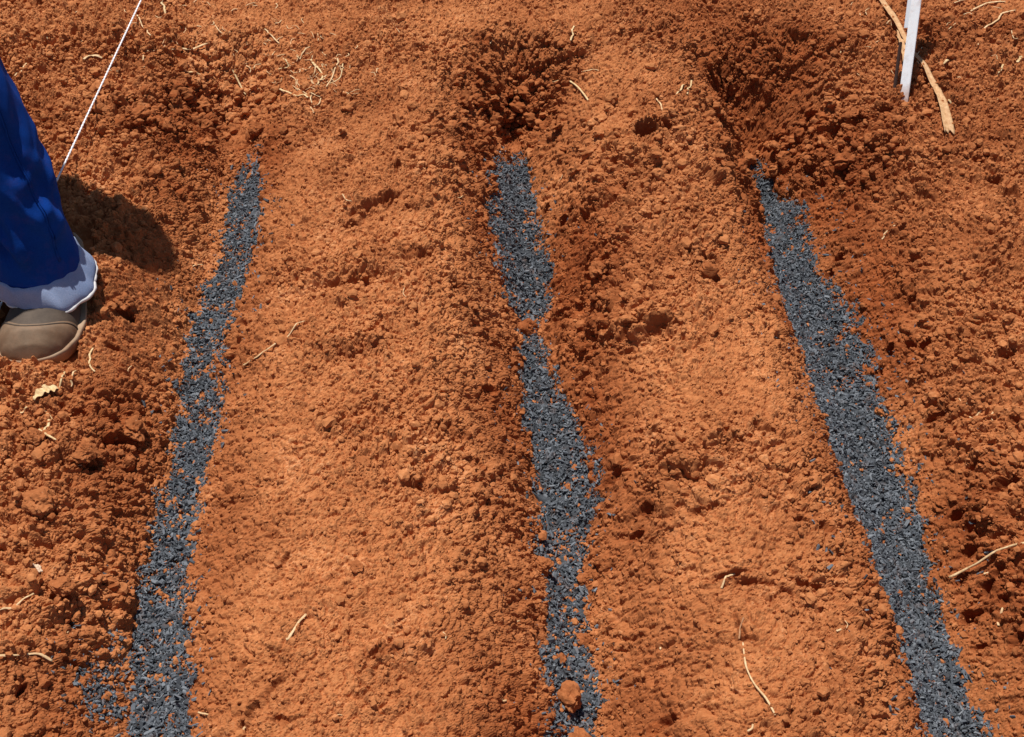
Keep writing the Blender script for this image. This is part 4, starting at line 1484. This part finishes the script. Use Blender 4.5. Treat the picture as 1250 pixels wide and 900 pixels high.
# the turned-up cuff: flares out, its hem dips to the right and to the front
m = 96
th = np.linspace(0, 2 * np.pi, m, endpoint=False)
rows = []
for tt, zz, rr in ((0, 0.088, .0540), (.1, 0.087, .0570), (.3, 0.082, .0585), (.55, 0.076, .0600), (.8, 0.070, .0612), (.95, 0.065, .0612), (1.0, 0.062, .0595), (1.03, 0.064, .0570), (1.06, 0.076, .0540)):
    dip = -0.012 * np.cos(th + 0.5) - 0.004
    wv = 0.0028 * vnoise(np.cos(th) * 2.0 + 4, np.sin(th) * 2.0 + zz * 22, 0.5, 3) + 0.0018 * vnoise(np.cos(th) * 4.0 + 4, np.sin(th) * 4.0 + zz * 30, 0.5, 5)
    c = ANK[:2] + (KNEE_A - ANK)[:2] * (zz - 0.07) / 0.43
    zz = zz - 0.010
    fl = rr * (1 + 0.12 * np.clip(np.cos(th + 0.25), 0, 1) * tt) + wv
    rows.append(np.stack([c[0] + fl * np.cos(th), c[1] + fl * 1.10 * np.sin(th), zz + dip * (0.4 + 0.6 * tt) + 0.0012 * np.sin(th * 9) * tt], -1))
cuffo = grid_obj("trouser_cuff", np.array(rows), M_CUFF, person, True, (False, False), 0.0, 1)
cuffo["label"] = "turned-up pale blue cuff"
hem = np.array(rows)[6]
th2 = np.linspace(0, 2 * np.pi, len(hem) + 1)
hem = np.concatenate([hem, hem[:1]])
hr = 0.0011 + 0.0015 * np.clip(np.cos(th2 + 0.2), 0, 1) + 0.0006 * np.sin(th2 * 23) * np.sin(th2 * 7)
k = NT("frayed_white_hem")
k.set(rough=0.95, spec=0.05, color=k.ramp(k.noise(260, 4, 0.7).outputs["Fac"], [(0.35, (0.42, 0.38, 0.36)), (0.6, (0.78, 0.76, 0.76))]).outputs[0])
link("hem", tube_mesh("hem", [(hem, hr, 1.0)]), k.m, cuffo)

# the rest of the figure stands outside the frame and throws its shade into it
def skin_obj(name, joints, edges, mat, parent, sub=2):
    me = bpy.data.meshes.new(name)
    me.from_pydata([tuple(j[0]) for j in joints], edges, [])
    o = link(name, me, mat, parent)
    md = o.modifiers.new("skin", "SKIN")
    md.use_smooth_shade = True
    for i, j in enumerate(joints):
        sv = me.skin_vertices[0].data[i]
        sv.radius = j[1] if isinstance(j[1], tuple) else (j[1], j[1])
        sv.use_root = (i == 0)
    md = o.modifiers.new("sub", "SUBSURF")
    md.levels = md.render_levels = sub
    return o


def ax(z, dx=0.0, dy=0.0):
    p = SHC - SUNV * z
    return (p[0] + dx, p[1] + dy, z)


SH = 1.42
J = [(ax(0.95), (.125, .085)), (ax(1.15), (.12, .085)), (ax(1.34), (.135, .085)), (ax(1.47), (.055, .055)), (ax(1.56), (.06, .07)), (ax(1.64), (.078, .09)), (ax(1.70), (.06, .075)),
     (ax(1.40, .17), .055), (ax(1.16, .205, .02), .045), (ax(0.95, .19, .03), .036), (ax(0.88, .18, .03), .035),
     (ax(1.40, -.17), .055), (ax(1.14, -.23, .02), .045), (ax(0.92, -.22, .03), .036), (ax(0.85, -.21, .03), .035),
     (tuple(HIP_A), .085), (tuple(KNEE_A), .055), (tuple(ANK + np.array([0, 0, .03])), .038), (tuple(HIP_B), .085), (tuple(KNEE_B), .055), (tuple(ANKB + np.array([0, 0, .03])), .038)]
E = [(0, 1), (1, 2), (2, 3), (3, 4), (4, 5), (5, 6), (2, 7), (7, 8), (8, 9), (9, 10), (2, 11), (11, 12), (12, 13), (13, 14), (0, 15), (15, 16), (16, 17), (0, 18), (18, 19), (19, 20)]
skin_obj("body", J, E, M_SKIN, person)
J2 = [(ax(0.92), (.15, .10)), (ax(1.15), (.14, .10)), (ax(1.34), (.155, .10)), (ax(1.44), (.075, .075)),
      (ax(1.40, .175), .072), (ax(1.20, .205, .02), .062), (ax(1.08, .19, -.01), .058), (ax(1.40, -.175), .072), (ax(1.18, -.22, .02), .062), (ax(1.06, -.22, -.01), .058)]
skin_obj("shirt", J2, [(0, 1), (1, 2), (2, 3), (2, 4), (4, 5), (5, 6), (2, 7), (7, 8), (8, 9)], M_SHIRT, person)
th = np.linspace(0, 2 * np.pi, 40, endpoint=False)
rows = []
for z, r in ((1.665, .112), (1.672, .112), (1.685, .092), (1.74, .086), (1.775, .066), (1.785, .02)):
    c = ax(1.66)
    rows.append(np.stack([c[0] + r * np.cos(th), c[1] + r * 1.1 * np.sin(th), np.full(40, z)], -1))
grid_obj("hat", np.array(rows), M_HAT, person, True, (True, True))

# ------------------------------------------------------------------ light
svec = Vector((-SUNV[0], -SUNV[1], 1.0)).normalized()
elev = math.asin(svec.z)
az = math.atan2(svec.x, svec.y)
w = bpy.data.worlds.new("World")
scene.world = w
w.use_nodes = True
nt = w.node_tree
sky = nt.nodes.new("ShaderNodeTexSky")
sky.sky_type = "NISHITA"
sky.sun_disc = False
sky.sun_elevation = elev
sky.sun_rotation = az
sky.air_density = 1.0
sky.dust_density = 0.6
nt.links.new(sky.outputs[0], nt.nodes["Background"].inputs[0])
nt.nodes["Background"].inputs[1].default_value = 0.055
ld = bpy.data.lights.new("sun", "SUN")
ld.energy = 4.7
ld.angle = math.radians(0.5)
ld.color = (1.0, 0.955, 0.89)
lo = bpy.data.objects.new("sun", ld)
COL.objects.link(lo)
lo.rotation_mode = "QUATERNION"
lo.rotation_quaternion = svec.to_track_quat("Z", "Y")

# ------------------------------------------------------------------ camera
cd = bpy.data.cameras.new("camera")
cam = bpy.data.objects.new("camera", cd)
COL.objects.link(cam)
cam.location = CAM
cam.rotation_euler = (math.pi / 2 - TH, 0, 0)
cd.sensor_width = 36
cd.lens = FPX / 1250 * 36
cd.clip_start = 0.01
cd.clip_end = 300
scene.camera = cam

vs = scene.view_settings
vs.view_transform = "Standard"
vs.look = "None"
vs.exposure = 0.19
vs.gamma = 1
vs.use_curve_mapping = False
scene.cycles.max_bounces = 6
scene.cycles.use_denoising = True
